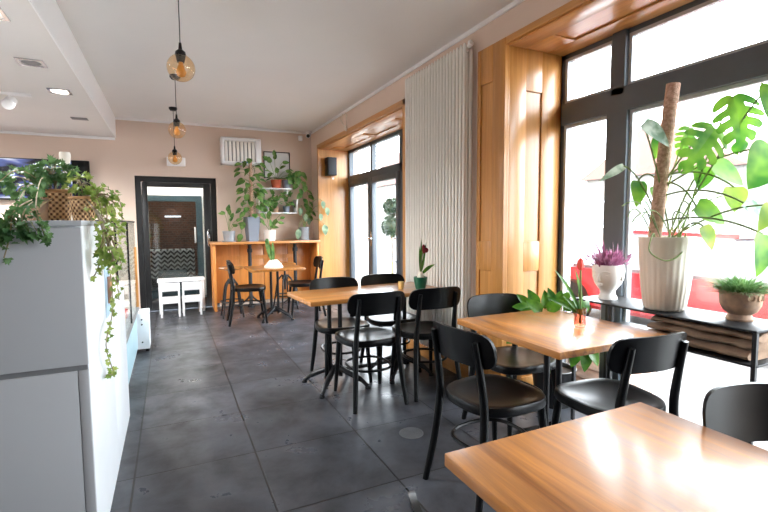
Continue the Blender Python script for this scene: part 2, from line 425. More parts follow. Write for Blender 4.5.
b.box((XR, N2A-.02, Z2+.02), (2.85, N2B+.02, ZC)); b.box((XR, YN, Z1+.02), (2.85, Y1+.02, ZC)); b.box((XR, YF, 0), (2.85, YN, ZC))
struct(b.build('wall_right', m_wall, smooth=False))
b = MB(); b.box((XL-.2, YF, 0), (XL, YB, ZC)); struct(b.build('wall_left', m_wall, smooth=False))
struct(MB().box((XL, YF-.2, 0), (2.85, YF, ZC)).build('wall_front', m_greyd, smooth=False))
struct(MB().box((SX, YF, SZ), (SX+.012, YB, ZC)).build('lit_soffit_face', mat('window lit white', (250, 250, 250), .5, var=.005), smooth=False))  # whiter board added so the soffit side looks lit by the window
# cornice beads
struct(MB().box((SX, YB-.02, ZC-.035), (XR, YB, ZC), .006).build('trim_1', m_white))
struct(MB().box((XR-.02, YF, ZC-.035), (XR, YB-.02, ZC), .006).build('trim_2', m_white))
struct(MB().box((XL, YB-.02, SZ-.035), (SX, YB, SZ), .006).build('trim_3', m_white))
struct(MB().box((1.9, YB-.015, 0), (XR, YB, .08)).build('baseboard_back', m_white))
# niche 1 lining (wide window)
def panel_reveal(bm_, gro, x0, x1, y, z0, z1):              # upright lining with a rail-and-stile panel; faces -Y
    pass
t4 = MB()
t4.box((XR, Y1, 0), (XW+.05, Y1+.02, Z1+.02)); lin_l = struct(t4.build('trim_4', m_wood, smooth=False))
f = MB()                                                   # raised stiles and rails of the reveal
f.box((XR, Y1-.012, 0), (XR+.02, Y1, Z1), .003); f.box((XR+.02, Y1-.012, 0), (XR+.17, Y1, Z1), .003)
f.box((XW-.20, Y1-.012, 0), (XW-.02, Y1, Z1), .003)
for a, c_ in ((0, .12), (.92, 1.14), (2.22, Z1)): f.box((XR+.17, Y1-.012, a), (XW-.20, Y1, c_), .003)
f.build('panel_frame', m_wood, lin_l)
t5 = MB(); t5.box((XR-.012, Y1-.012, 0), (XR, 2.875, 2.56)); pil = struct(t5.build('trim_5', m_wood, smooth=False))
f = MB()
f.box((XR-.024, Y1-.012, 0), (XR-.012, Y1+.12, 2.56), .003); f.box((XR-.024, 2.835, 0), (XR-.012, 2.875, 2.56), .003)
for a, c_ in ((0, .12), (.92, 1.14), (2.30, 2.56)): f.box((XR-.024, Y1+.12, a), (XR-.012, 2.835, c_), .003)
f.build('panel_frame', m_wood, pil)
t6 = MB(); t6.box((XR-.02, YN, Z1), (XR, Y1-.012, Z1+.045)); t6.box((XR, YN, Z1), (XW+.05, Y1, Z1+.02)); sof = struct(t6.build('trim_6', m_woodx, smooth=False))
f = MB(); f.box((XR, YN, Z1-.012), (XR+.15, Y1-.02, Z1), .003); f.box((XW-.17, YN, Z1-.012), (XW-.01, Y1-.02, Z1), .003)
for a, c_ in ((2.3, 2.55), (.9, 1.2), (-.6, -.3)): f.box((XR+.15, a, Z1-.012), (XW-.17, c_, Z1), .003)
f.build('panel_frame', m_woodx, sof)
# niche 2 lining (glazed door)
def lining2(nm, boxes, m): 
    q = MB()
    for a, c_ in boxes: q.box(a, c_, .003)
    return struct(q.build(nm, m, smooth=False))
lining2('trim_7', [((XR-.015, N2B-.02, 0), (XW2+.05, N2B+.02, Z2+.02)), ((XR-.03, N2B-.02, 0), (XR-.015, N2B+.03, Z2+.06))], m_wood)
lining2('trim_8', [((XR-.015, N2A-.02, 0), (XW2+.05, N2A+.02, Z2+.02)), ((XR-.03, N2A-.03, 0), (XR-.015, N2A+.06, Z2+.06))], m_wood)
s2 = lining2('trim_9', [((XR-.015, N2A, Z2), (XW2+.05, N2B, Z2+.02)), ((XR-.03, N2A, Z2), (XR-.015, N2B, Z2+.06))], m_woodx)
f = MB()
f.box((XR, N2A+.02, Z2-.012), (XR+.14, N2B-.02, Z2), .003); f.box((XW2-.15, N2A+.02, Z2-.012), (XW2-.01, N2B-.02, Z2), .003)
for a, c_ in ((6.7, 6.95), (5.55, 5.85), (4.6, 4.9)): f.box((XR+.14, a, Z2-.012), (XW2-.15, c_, Z2), .003)
f.build('panel_frame', m_woodx, s2)

# window 1: dark aluminium, mullions, transom, beads, panes
D = .07
b = MB()
b.box((XW, Y1-.04, 0), (XW+D, Y1, Z1)); b.box((XW, YN, Z1-.04), (XW+D, Y1, Z1)); b.box((XW, YN, 0), (XW+D, Y1, .07))
muls = (2.075, .15)
b.box((XW-.03, YN, 1.995), (XW+D, Y1-.03, 2.15), .004)
for y in muls: b.box((XW-.03, y-.075, 0), (XW+D, y+.075, 2.0), .004); b.box((XW-.03, y-.05, 2.1), (XW+D, y+.05, Z1), .004)
w1 = struct(b.build('window_1', m_frame, smooth=False))
cells = []
es = [Y1-.04] + [v for y in muls for v in (y+.075, y-.075)] + [YN]
for i in range(0, len(es), 2):
    cells += [(es[i+1], es[i], .07, 1.995)]
    cells += [(es[i+1]-.02*(i < 4), es[i]+.02*(i > 0), 2.15, Z1-.04)]
for y0, y1, z0, z1 in cells:
    q = MB(); w = .022
    q.box((XW-.004, y0, z0), (XW+.03, y0+w, z1)); q.box((XW-.004, y1-w, z0), (XW+.03, y1, z1)); q.box((XW-.004, y0+w, z0), (XW+.03, y1-w, z0+w)); q.box((XW-.004, y0+w, z1-w), (XW+.03, y1-w, z1))
    bd = q.build('glazing_bead', m_bead, w1, smooth=False)
    MB().box((XW+.03, y0, z0), (XW+.036, y1, z1)).build('pane', m_pane, bd, smooth=False)
# window 2: glazed double door with toplights
b = MB(); DA, DB = 4.06, 6.94
b.box((XW2, DB-.05, 0), (XW2+D, DB, Z2)); b.box((XW2, DA, 0), (XW2+D, DA+.05, Z2)); b.box((XW2, DA, Z2-.05), (XW2+D, DB, Z2)); b.box((XW2, DA, 0), (XW2+D, DB, .05))
b.box((XW2-.01, DA, 1.93), (XW2+D, DB, 2.03)); b.box((XW2-.01, 5.03, 0), (XW2+D, 5.13, Z2)); b.box((XW2, 6.0, 2.0), (XW2+D, 6.07, Z2))
w2 = struct(b.build('window_2', m_frame, smooth=False))
for y0, y1, z0, z1 in ((DA+.05, 5.03, .05, 1.93), (DA+.05, 5.03, 2.03, Z2-.05), (5.13, 6.0, 2.03, Z2-.05), (6.07, DB-.05, 2.03, Z2-.05)):
    MB().box((XW2+.03, y0, z0), (XW2+.036, y1, z1)).build('pane', m_pane, w2, smooth=False)
for y0, y1 in ((5.13, 6.03), (6.035, DB-.05)):
    q = MB(); w = .075
    q.box((XW2-.025, y0, .05), (XW2+.05, y0+w, 1.93), .004); q.box((XW2-.025, y1-w, .05), (XW2+.05, y1, 1.93), .004); q.box((XW2-.025, y0+w, .05), (XW2+.05, y1-w, .18), .004); q.box((XW2-.025, y0+w, 1.85), (XW2+.05, y1-w, 1.93), .004)
    lf = q.build('door_leaf', m_frame, w2)
    MB().box((XW2+.01, y0+w, .18), (XW2+.016, y1-w, 1.85)).build('pane', m_pane, lf, smooth=False)
    if y0 < 5.5:
        h = MB(); h.box((XW2-.032, 5.975, .95), (XW2-.025, 6.005, 1.15), .003); h.tube([(XW2-.03, 5.99, 1.06), (XW2-.075, 5.99, 1.06), (XW2-.08, 5.97, 1.06), (XW2-.08, 5.87, 1.06)], .01)
        h.build('door_handle', m_chrome, w2)
        h = MB(); h.tube([(XW2-.03, 5.2, .78), (XW2-.08, 5.2, .78), (XW2-.08, 5.2, 1.08), (XW2-.03, 5.2, 1.08)], .014); h.build('door_pull', m_white, w2)

# back door
b = MB(); y0, y1 = YB+.06, YB+.13
b.box((DX0, y0, 0), (DX0+.075, y1, DZ)); b.box((DX1-.075, y0, 0), (DX1, y1, DZ)); b.box((DX0+.075, y0, DZ-.08), (DX1-.075, y1, DZ)); b.box((DX0+.075, y0, 0), (DX1-.075, y1, .03))
d1 = struct(b.build('door_1', m_doorblk, smooth=False))
b = MB(); a0, a1 = DX0+.08, DX1-.08
b.box((a0, y0-.015, .03), (a0+.075, y1-.01, DZ-.085), .004); b.box((a1-.105, y0-.015, .03), (a1, y1-.01, DZ-.085), .004); b.box((a0+.075, y0-.015, .03), (a1-.105, y1-.01, .15), .004); b.box((a0+.075, y0-.015, DZ-.15), (a1-.105, y1-.01, DZ-.085), .004)
lf = b.build('door_leaf', m_doorblk, d1)
MB().box((a0+.075, y0+.02, .15), (a1-.105, y0+.026, DZ-.15)).build('pane', m_case, lf, smooth=False)
q = MB()
for s, dx in ((-1, -.01), (1, 0)):
    x = a1-.05; yy = y0-.02
    q.tube([(x, yy, .93), (x, yy-.04, .94), (x-.015, yy-.06, .97), (x-.015, yy-.06, 1.16), (x, yy-.04, 1.19), (x, yy, 1.2)], .011) if s < 0 else None
q.box((a1-.07, y0-.025, 1.0), (a1-.03, y0-.015, 1.12), .003)
q.build('door_handle', m_chrome, lf)
# vestibule beyond the door
b = MB(); b.box((-1.0, YB+.2, -.1), (1.3, 12.2, 0)); struct(b.build('floor_vestibule', m_floor, smooth=False, org=(-.21, 1.943, 0)))
b = MB(); b.box((-1.05, YB+.2, 0), (-1.0, 12.2, 2.6)); b.box((1.3, YB+.2, 0), (1.35, 12.2, 2.6)); b.box((-1.0, 8.7, 1.77), (1.3, 8.78, 2.6)); b.box((-1.0, 8.7, 0), (-.46, 8.78, 1.77)); b.box((.53, 8.7, 0), (1.3, 8.78, 1.77))
struct(b.build('wall_vestibule', m_white, smooth=False))
struct(MB().box((-1.05, YB+.2, 2.6), (1.35, 12.2, 2.7)).build('ceiling_vestibule', m_ceil, smooth=False))
struct(MB().box((-1.0, 12.1, 0), (1.3, 12.2, 2.6)).build('wall_brick', pattern_material('brown brick', 'brick', (120, 78, 58), (92, 62, 48), 4.5), smooth=False))
b = MB(); b.box((-.46, 8.66, 0), (-.36, 8.78, 1.77)); b.box((.43, 8.66, 0), (.53, 8.78, 1.77)); b.box((-.36, 8.66, 1.67), (.43, 8.78, 1.77)); b.box((-.36, 8.66, 0), (.43, 8.78, .14))
d3 = struct(b.build('door_2', m_teal, smooth=False))
MB().box((-.36, 8.71, .14), (.43, 8.716, 1.67)).build('pane', m_case, d3, smooth=False)
MB().tube([(.40, 8.66, .95), (.40, 8.59, .96), (.40, 8.59, 1.2), (.40, 8.66, 1.21)], .013).build('door_handle', m_white, d3)

# ------------------------------------------------------------------ outdoors
struct(MB().box((2.76, -14, -.3), (60, 45, -.12)).build('ground_pavement', pattern_material('pale cobbles', 'cobble', (92, 90, 88), (112, 110, 107), 24), smooth=False))
def house(label, x0, y0, x1, y1, h, m, wins):
    r = thing('house', label, 'house', ((x0+x1)/2, (y0+y1)/2, -.12)); o = r.location.copy()
    MB().box((x0, y0, -.12), (x1, y1, h)).build('wall', m, r, smooth=False, org=o)
    yc = (y0+y1)/2
    MB().poly([(x0-.3, y0-.3, h), (x0-.3, y1+.3, h), (x0-.3, yc, h+2.6)], (x1-x0+.6, 0, 0)).build('roof', mat('roof tile', (96, 70, 62), .8), r, smooth=False, org=o)
    for y, z in wins:
        wf = MB().box((x0-.06, y, z), (x0+.02, y+1.1, z+1.5)).build('window', m_white, r, smooth=False, org=o)
        MB().box((x0-.07, y+.1, z+.1), (x0-.06, y+1.0, z+1.4)).build('pane', m_greyd, wf, smooth=False, org=(0, 0, 0) if False else o)
m_fac = mat('pale render', (112, 110, 106), .9)
house('pale gabled house across the street seen through the wide window', 22, 11, 30, 19, 3.6, m_fac, [(12, .9), (14.4, .9), (17, .9)])
house('pale gabled house far down the street seen through glazed door', 17, 27, 25, 40, 4.4, m_fac, [(28.5, 1), (32, 1), (36, 1)])
m_carglass = mat('car glass with sky reflection', (170, 178, 184), .1, var=.02, coat=.5)  # pale grey paints the reflected sky into the glass
def car(label, x, y, rz, m):
    r = thing('car', label, 'car', (x, y, -.12), rz)
    prof = [(-2.1, .24), (-2.15, .5), (-2.0, .68), (-1.2, .76), (1.3, .78), (2.0, .72), (2.1, .5), (2.05, .24)]
    q = MB()
    q.poly([(-.82, p, z) for p, z in prof], (1.64, 0, 0)); bmesh.ops.bevel(q.bm, geom=q.bm.edges[:], offset=.05, segments=2, affect='EDGES')
    solid(q).build('body', m, r)
    q = MB(); q.poly([(-.76, -1.15, .74), (-.68, -.6, 1.22), (-.68, .75, 1.26), (-.76, 1.5, .76)], (1.5, 0, 0)); bmesh.ops.bevel(q.bm, geom=q.bm.edges[:], offset=.06, segments=2, affect='EDGES')
    solid(q).build('cabin_glass', m_carglass, r)
    q = MB(); q.poly([(-.66, -.62, 1.215), (-.66, .77, 1.255), (.66, .77, 1.255), (.66, -.62, 1.215)], (0, 0, .04)); solid(q).build('roof', m, r)
    for sx in (-.84, .84):
        for yy in (-1.3, 1.3):
            w_ = MB(); w_.tube([(sx-.09, yy, .31), (sx+.09, yy, .31)], .31, n=20); wo = w_.build('wheel', m_black, r)
            h = MB(); h.tube([(sx-.1, yy, .31), (sx+.1, yy, .31)], .19, n=16); h.build('hubcap', m_chrome, wo)
    return r
m_red = mat('red car paint', (150, 30, 36), .25, coat=.8, var=.02)
car('red car parked outside the wide window', 5.9, 3.3, .06, m_red)
car('white car parked further along the street beyond red car', 8.4, 9.2, .06, mat('white car paint', (226, 228, 232), .25, coat=.6, var=.01))
lp = thing('log_planter', 'pale log planter standing on the pavement outside the wide window', 'planter', (3.05, 2.2, -.12)); o = lp.location.copy()
m_log = wood('peeled log', (205, 170, 150), (236, 206, 188), 0, rough=.8, coat=0, dens=14)
m_logy = wood('peeled log across', (205, 170, 150), (236, 206, 188), 1, rough=.8, coat=0, dens=14)
for k in range(6):
    z = -.075+k*.088
    q = MB(); q.tube([(2.87, 2.21, z), (2.89, 2.21, z), (3.31, 2.21, z), (3.33, 2.21, z)], [.036, .045, .045, .036], n=14); q.build('log', m_log, lp, org=o)
    q = MB(); q.tube([(2.905, 2.25, z), (2.905, 2.27, z), (2.905, 3.0, z), (2.905, 3.02, z)], [.036, .045, .045, .036], n=14); q.build('log', m_logy, lp, org=o)
MB().box((2.92, 2.23, -.12), (3.31, 3.0, .38)).build('box', m_log, lp, org=o)
tp = thing('topiary_tree', 'clipped ball tree standing outside the glazed door', 'tree', (4.4, 8.9, -.12)); o = tp.location.copy()
MB().tube([(4.4, 8.9, -.12), (4.4, 8.9, 1.1)], .03).build('trunk', m_stemw, tp, org=o)
q = MB()
for z, r_ in ((1.2, .2), (1.62, .15)): 
    for i in range(260):
        d = rv().normalized(); q.leaf(V((4.4, 8.9, z))+d*r_, d+rv(.7), d.orthogonal()+rv(.5), .07, .04, nt_=3)
    q.ball((4.4, 8.9, z), r_)
q.build('foliage', leafmat('clipped box green', (22, 34, 22), (40, 56, 36), .1), tp, org=o)

# ------------------------------------------------------------------ chairs
def make_chair():
    r = thing('dining_chair', '', 'chair', group='black bentwood chairs')
    def outline(a):
        c_, s_ = math.cos(a), math.sin(a); p = 2/3.1
        x = .213*math.copysign(abs(c_)**p, c_); y = .210*math.copysign(abs(s_)**p, s_)
        return x*(1+.07*y/.2 - (.06 if y < 0 else 0)*(y/.2)**2), y
    q = MB(); n = 36; rings = []
    spec = [(.02, .452), (.35, .453), (.6, .457), (.8, .464), (.93, .470), (.985, .468), (1.0, .458), (1.0, .432), (.97, .424), (.5, .424), (.02, .424)]
    for s_, z in spec: rings.append([q.bm.verts.new((outline(2*PI*k/n)[0]*s_, outline(2*PI*k/n)[1]*s_, z)) for k in range(n)])
    for A, B in zip(rings, rings[1:]):
        for k in range(n): q.bm.faces.new((A[k], A[(k+1) % n], B[(k+1) % n], B[k]))
    q.bm.faces.new(rings[0]); q.bm.faces.new(rings[-1][::-1])
    solid(q).build('seat', m_black, r, ang=60)
    ypost = lambda z: -.192 - max(0, z-.45)*.17
    def fb(u, v):
        s_ = math.sin((2*u-1)*PI/2); h = max(.02, 1-abs(s_)**9)**(1/2.6)
        zc = .728; z = zc + (v*2-1)*.08*h + .006*(1-s_*s_)
        return V((.215*s_, ypost(z)+.012 + .055*(s_*s_-.45), z))
    solid(MB().slab(fb, 22, 8, (0, .014, 0))).build('backrest', m_black, r, ang=50)
    for s in (-1, 1):
        q = MB(); pts = spline([(s*.195, -.262, 0), (s*.175, -.222, .22), (s*.16, -.198, .45), (s*.153, -.217, .62), (s*.15, -.245, .772)], 4)
        q.tube(pts, [.0135+.006*math.sin(PI*min(1, .15+.85*i/(len(pts)-1))) for i in range(len(pts))], 10); q.build('leg', m_black, r)
    for s in (-1, 1):
        q = MB(); q.tube(spline([(s*.185, .20, 0), (s*.172, .178, .22), (s*.16, .155, .43)], 4), [.0135, .014, .015, .016, .017, .018, .019, .019, .019][:9], 10); q.build('leg', m_black, r)
    q = MB(); ring = []
    for k in range(32):
        a = 2*PI*k/32; c_, s_ = math.cos(a), math.sin(a); p = 2/2.6
        ring.append((.152*math.copysign(abs(c_)**p, c_), -.018+.175*math.copysign(abs(s_)**p, s_), .25))
    q.tube(ring, .0095, 8, closed=True); q.build('stretcher', m_black, r)
    return r
chair = make_chair()
def face(dx, dy): return math.atan2(-dx, dy)                # local +Y looks along (dx,dy)
CH = [
 ('black bentwood chair with its back to the mid-room table edge nearest the aisle, left of a twin', (1.285, 3.03), face(.02, 1)),
 ('black bentwood chair on near side of the table with green pot, beside the radiator', (1.76, 3.03), face(.03, 1)),
 ('black bentwood chair on far side of the table with green pot, nearer the bar', (1.25, 3.49), face(-.06, -1)),
 ('black bentwood chair on far side of table with green pot, backed by glazed door', (1.73, 3.53), face(-.06, -1)),
 ('black bentwood chair on aisle side of the tulip table, back towards the counter', (1.395, 1.725), face(1, .08)),
 ('black bentwood chair between tulip table and wood panelled pilaster', (1.88, 2.12), face(-.05, -1)),
 ('black bentwood chair between tulip table and the bare nearest table, facing the tulips', (1.855, 1.435), face(.1, 1)),
 ('black bentwood chair on window side of bare nearest table, only its backrest showing', (1.44, .465), face(-.45, -.9)),
 ('black bentwood chair at aisle side of bare nearest table, only a backrest tip showing', (.60, .515), face(1, .02)),
 ('black bentwood chair at the small square table by the bar, facing away from back door', (.90, 6.05), face(1, -.05)),
 ('black bentwood chair at the small square table by the bar, backed by glazed door reveal', (1.66, 6.15), face(-1, .1)),
]
CH[0] = ('black bentwood chair on near side of table with green pot, further from the radiator',) + CH[0][1:]
for i, (lb, (x, y), a) in enumerate(CH):
    if i == 0: chair.location = (x, y, 0); chair.rotation_euler = (0, 0, a); chair['label'] = lb
    else: dup(chair, lb, (x, y, 0), a)

# ------------------------------------------------------------------ tables
def pedestal(r, x=0, y=0, h=.69, span=.27, name='pedestal'):
    q = MB()
    for dx in (-.045, .045): q.tube([(x+dx, y, .07), (x+dx, y, h)], .017, 10)
    q.box((x-.07, y-.03, .10), (x+.07, y+.03, .13), .006); q.box((x-.08, y-.04, h-.03), (x+.08, y+.04, h-.005), .006)
    q.box((x-.2, y-.025, h-.015), (x+.2, y+.025, h), .003)
    q.build(name, m_iron, r)
    for k in range(4):
        a = PI/4 + k*PI/2; c_, s_ = math.cos(a), math.sin(a)
        f_ = MB(); f_.tube(spline([(x+c_*.02, y+s_*.02, .15), (x+c_*.10, y+s_*.10, .115), (x+c_*span*.75, y+s_*span*.75, .07), (x+c_*span, y+s_*span, .018)], 4), [.022]*9+[.016]*3+[.018], 9)
        f_.lathe([(.022, 0), (.022, .012), (.01, .02)], (x+c_*span, y+s_*span, 0), 12)
        f_.build('foot', m_iron, r)
def table(name, label, loc, rz, sx, sy, z, m, peds=((0, 0),), th=.034, stretch=False):
    r = thing(name, label, 'table', loc, rz)
    MB().box((-sx/2, -sy/2, z-th), (sx/2, sy/2, z), .004).build('tabletop', m, r)
    for x, y in peds: pedestal(r, x, y, z-th)
    if stretch:
        (xa, ya), (xb, yb) = peds
        MB().tube([(xa, ya, .115), (xb, yb, .115)], .015).build('stretcher', m_iron, r)
    return r
TZ = .72
r5 = math.radians(4)
lx, ly = 1.19, .55
ctr = V((.87, 3.05, 0)) + Matrix.Rotation(r5, 3, 'Z') @ V((lx/2, ly/2, 0))
table('dining_table', 'long wooden table with iron base and a green flower pot by the radiator', ctr, r5, lx, ly, .735, m_tablex, ((-.30, 0), (.30, 0)), stretch=True)
MIDC = ctr
table('dining_table', 'square wooden table with iron base holding tulip in rose glass', (1.875, 1.81, 0), 0, .73, .78, TZ, m_table)
table('dining_table', 'bare wooden table nearest the camera with window glare on top', (.957, .535, 0), 0, .73, .76, TZ, m_table)
table('bistro_table', 'small square wooden table on curved iron feet before the bar', (1.24, 6.08, 0), 0, .70, .62, .70, m_table, th=.028)

# ------------------------------------------------------------------ bar at the back wall
bz = 1.01
r = thing('bar_counter', 'orange wooden bar counter against back wall beside the black door', 'bar', (1.35, 7.15, 0)); o = r.location.copy()
MB().box((.53, 6.92, bz-.035), (2.15, YB-.01, bz), .004).build('bar_top', m_bartop, r, org=o)
MB().box((.55, 6.95, 0), (.585, YB-.01, bz-.035), .003).build('side_panel', m_bar, r, org=o)
MB().box((2.10, 6.95, 0), (2.135, YB-.01, bz-.035), .003).build('side_panel', m_bar, r, org=o)
q = MB()
for x in (.585, .96, 1.34, 1.72): q.box((x+.003, YB-.05, .06), (x+.377, YB-.02, bz-.035), .004)
q.box((.585, YB-.055, .72), (2.10, YB-.05, .78)); q.build('back_panel', m_bar, r, org=o)
for x in (1.09, 1.79):
    q = MB(); q.tube([(x, 7.12, 0), (x, 7.12, .03), (x, 7.12, .06), (x, 7.12, bz-.06), (x, 7.12, bz-.036)], [.05, .05, .028, .028, .05], 14)
    for s in (-1, 1): q.tube(spline([(x, 7.12, .2), (x+s*.06, 7.12, .12), (x+s*.2, 7.12, .02)], 4), .014, 8)
    q.box((x-.09, 7.02, bz-.045), (x+.09, 7.22, bz-.036)); q.box((x-.035, 7.09, .84), (x+.035, 7.15, .9), .006)
    q.build('iron_leg', m_iron, r, org=o)
def make_stool():
    r = thing('bar_stool', 'dark iron bar stool with round wooden seat by black door', 'stool', (.74, 6.5, 0), 0, 'bar stools')
    q = MB(); q.lathe([(.001, .66), (.15, .66), (.165, .668), (.165, .682), (.155, .69), (.001, .69)], n=28); solid(q).build('seat', m_table, r)
    q = MB(); q.tube([(0, 0, .3), (0, 0, .66)], .016); q.lathe([(.07, .645), (.07, .66)], n=16); q.lathe([(.045, .46), (.045, .52)], n=14); q.build('screw_post', m_iron, r)
    for k in range(4):
        a = PI/4+k*PI/2; c_, s_ = math.cos(a), math.sin(a)
        MB().tube(spline([(c_*.04, s_*.04, .52), (c_*.11, s_*.11, .42), (c_*.15, s_*.15, .2), (c_*.19, s_*.19, 0)], 4), .012, 8).build('leg', m_iron, r)
    q = MB(); q.tube([(.148*math.cos(2*PI*k/28), .148*math.sin(2*PI*k/28), .22) for k in range(28)], .009, 8, closed=True); q.build('foot_ring', m_iron, r)
    return r
st = make_stool()
dup(st, 'dark iron bar stool behind small square table, towards the glazed door', (1.52, 6.68, 0), .3)

# ------------------------------------------------------------------ children's set before the door
kt = thing('play_table', 'low white childrens table before the black door', 'table', (.125, 7.22, 0)); o = kt.location.copy()
MB().box((-.19, 7.08, .455), (.44, 7.385, .485), .005).build('tabletop', m_white, kt, org=o)
for x in (-.175, .40):
    for y in (7.10, 7.345): MB().box((x, y, 0), (x+.03, y+.03, .455), .003).build('leg', m_white, kt, org=o)
kc = thing('child_chair', 'small white childrens chair, nearer the glass display case', 'chair', (-.03, 6.96, 0), 0, 'white childrens chairs')
w = .125
MB().box((-w, -.12, .235), (w, .12, .255), .005).build('seat', m_white, kc)
MB().box((-w+.026, -.142, .36), (w-.026, -.126, .475), .004).build('backrest', m_white, kc)
for x in (-w, w-.026):
    MB().box((x, -.146, 0), (x+.026, -.12, .475), .004).build('leg', m_white, kc); MB().box((x, .095, 0), (x+.026, .12, .235), .004).build('leg', m_white, kc)
MB().box((-w+.026, -.142, .19), (w-.026, -.126, .235), .003).build('rail', m_white, kc)
dup(kc, 'small white childrens chair, nearer the orange bar', (.245, 6.97, 0), .02)

# ------------------------------------------------------------------ seen through the back door glass
bn = thing('bench', 'bench with black and white zigzag cover behind the back door glass', 'bench', (0, 10.4, 0)); o = bn.location.copy()
MB().box((-.55, 10.2, .18), (.45, 10.7, .75), .03).build('cover', pattern_material('zigzag cloth', 'chevron', (20, 24, 28), (190, 196, 200), 1), bn, org=o)
MB().box((-.5, 10.22, 0), (.4, 10.65, .18)).build('base', m_black, bn, org=o)
tag(MB().box((-.22, 9.0, 0), (.26, 9.35, .42), .02).build('storage_box', m_teal, org=(0, 9.2, 0)), 'dark teal storage box standing behind the back door glass', 'box')
bt = thing('wall_lamp', 'small bright strip lamp glowing in the dark room behind back door', 'lamp', (.2, 11.8, 1.5)); o = bt.location.copy()
MB().box((-.1, 11.95, 1.44), (.25, 12.05, 1.47), .01).build('lamp_shade', emis('lamp diffuser', (236, 240, 255), 2), bt, org=o)

# ------------------------------------------------------------------ radiator
r = thing('radiator', 'tall ivory column radiator on the wall between window niches', 'radiator', (2.1, 3.38, .14)); o = r.location.copy()
ya, yb, n = 2.935, 3.87, 21
for k in range(n):
    y = ya + (yb-ya)*k/(n-1)
    q = MB()
    for x in (2.07, 2.13): q.tube([(x, y, .16), (x, y, .18), (x, y, 2.61), (x, y, 2.635)], [.008, .0138, .0138, .008], 10)
    q.build('tube', m_rad, r, org=o)
for z in (.19, 2.60): MB().tube([(2.10, ya-.01, z), (2.10, yb+.01, z)], .02, 10).build('header', m_rad, r, org=o)
q = MB(); q.tube([(2.10, ya-.01, 2.615), (2.10, ya-.05, 2.625)], .018); q.ball((2.10, ya-.03, 2.635), .02); q.build('vent_plug', m_white, r, org=o)
q = MB(); q.tube([(2.10, ya-.01, .19), (2.10, ya-.06, .19), (2.10, ya-.06, .0)], .011); q.tube([(2.10, ya-.04, .19), (2.05, ya-.04, .19)], .02, 12); q.build('valve', m_white, r, org=o)
q = MB()
for z in (.5, 2.3):
    for y in (3.1, 3.7): q.box((2.13, y, z), (XR, y+.03, z+.04))
q.build('bracket', m_rad, r, org=o)
struct(MB().box((XR-.02, 2.88, 0), (XR, N2A-.03, .14), .004).build('baseboard_right', m_woodx))

# ------------------------------------------------------------------ left: cabinet, counter, display case
CX = -.29
r = thing('cabinet', 'tall grey and white cabinet with ivy baskets on its top', 'cabinet', (-.85, 2.33, 0)); o = r.location.copy()
MB().box((-1.6, 1.955, 0), (CX, 2.71, 1.285)).build('body', m_whitegloss, r, smooth=False, org=o)
MB().box((-1.6, 1.935, 1.283), (CX+.004, 2.715, 1.303), .002).build('top', m_grey, r, org=o)
MB().box((-1.6, 1.945, .02), (CX-.003, 1.957, 1.27)).build('groove_shade_backing', m_greyd, r, smooth=False, org=o)  # dark backing added so the gap between panels reads as a shaded groove
MB().box((-1.6, 1.938, .775), (CX, 1.956, 1.278), .002).build('upper_panel', m_grey, r, org=o)
MB().box((-1.6, 1.938, .0), (CX-.034, 1.956, .755), .002).build('lower_panel', m_grey, r, org=o)
MB().box((CX-.032, 1.938, .0), (CX, 1.956, .755), .002).build('stile', m_grey, r, org=o)
ps = MB().box((CX, 2.50, .84), (CX+.003, 2.66, 1.10)).build('poster', mat('pale blue print', (196, 214, 226), .6, alt=(160, 190, 214), scale=10), r, smooth=False, org=o)
q = MB(); q.tube([(CX+.004, 2.58, .9), (CX+.004, 2.58, .97), (CX+.004, 2.585, 1.0), (CX+.004, 2.585, 1.03)], [.012, .018, .012, .018]); q.build('printed_figure', mat('brown print', (158, 116, 92), .7), ps, org=o)
r = thing('service_counter', 'low white counter running on from the tall cabinet', 'counter', (-.7, 3.06, 0)); o = r.location.copy()
MB().box((-1.2, 2.715, 0), (CX, 3.42, .885), .003).build('body', m_whitegloss, r, org=o)
MB().box((-1.2, 2.715, .885), (CX+.005, 3.425, .905), .003).build('worktop', m_white, r, org=o)
for nm, lb, y, x, w_, h_, m in (('snack_box', 'orange snack box standing on the white counter', 3.08, -.38, .05, .075, mat('orange card', (238, 166, 42), .6)),
                        ('bottle', 'small bottle with bright green label on white counter', 3.22, -.40, .03, .24, mat('green label', (70, 190, 60), .4))):
    t = thing(nm, lb, nm.replace('_', ' ').split()[-1], (x, y, .905))
    if nm == 'bottle':
        q = MB(); q.lathe([(.03, 0), (.032, .01), (.032, .15), (.012, .2), (.012, .235)], n=18); q.build('body', m_clear, t)
        q = MB(); q.lathe([(.0335, .03), (.0335, .13)], n=18); q.build('label', m, t); q = MB(); q.lathe([(.014, .23), (.014, .25)], n=12); q.build('cap', m_white, t)
    else:
        MB().box((-w_, -w_*1.4, 0), (w_, w_*1.4, h_), .003).build('carton', m, t); MB().box((-w_*.8, -w_*1.42, .015), (w_*.8, -w_*1.4, h_*.6)).build('label', m_white, t)
for k, (x, y, h_, c_) in enumerate(((-.36, 2.98, .17, (236, 226, 206)), (-.45, 3.1, .2, (206, 178, 140)))):
    q = MB(); q.lathe([(.034, 0), (.036, .01), (.036, h_-.03), (.028, h_-.01)], n=20)
    t = thing('jar', ('short glass jar of cream powder beside orange snack box', 'taller glass jar of tan biscuits behind orange snack box')[k], 'jar', (x, y, .905)); q.build('body', mat('jar fill', c_, .4), t)
    q = MB(); q.lathe([(.03, h_-.01), (.03, h_+.015)], n=18); q.build('lid', m_clay, t)
r = thing('display_case', 'low display case with tall glass front near the back door', 'display case', (-.6, 4.4, 0)); o = r.location.copy()
MB().box((-1.0, 3.5, .0), (-.345, 5.08, .40), .004).build('base', m_white, r, org=o)
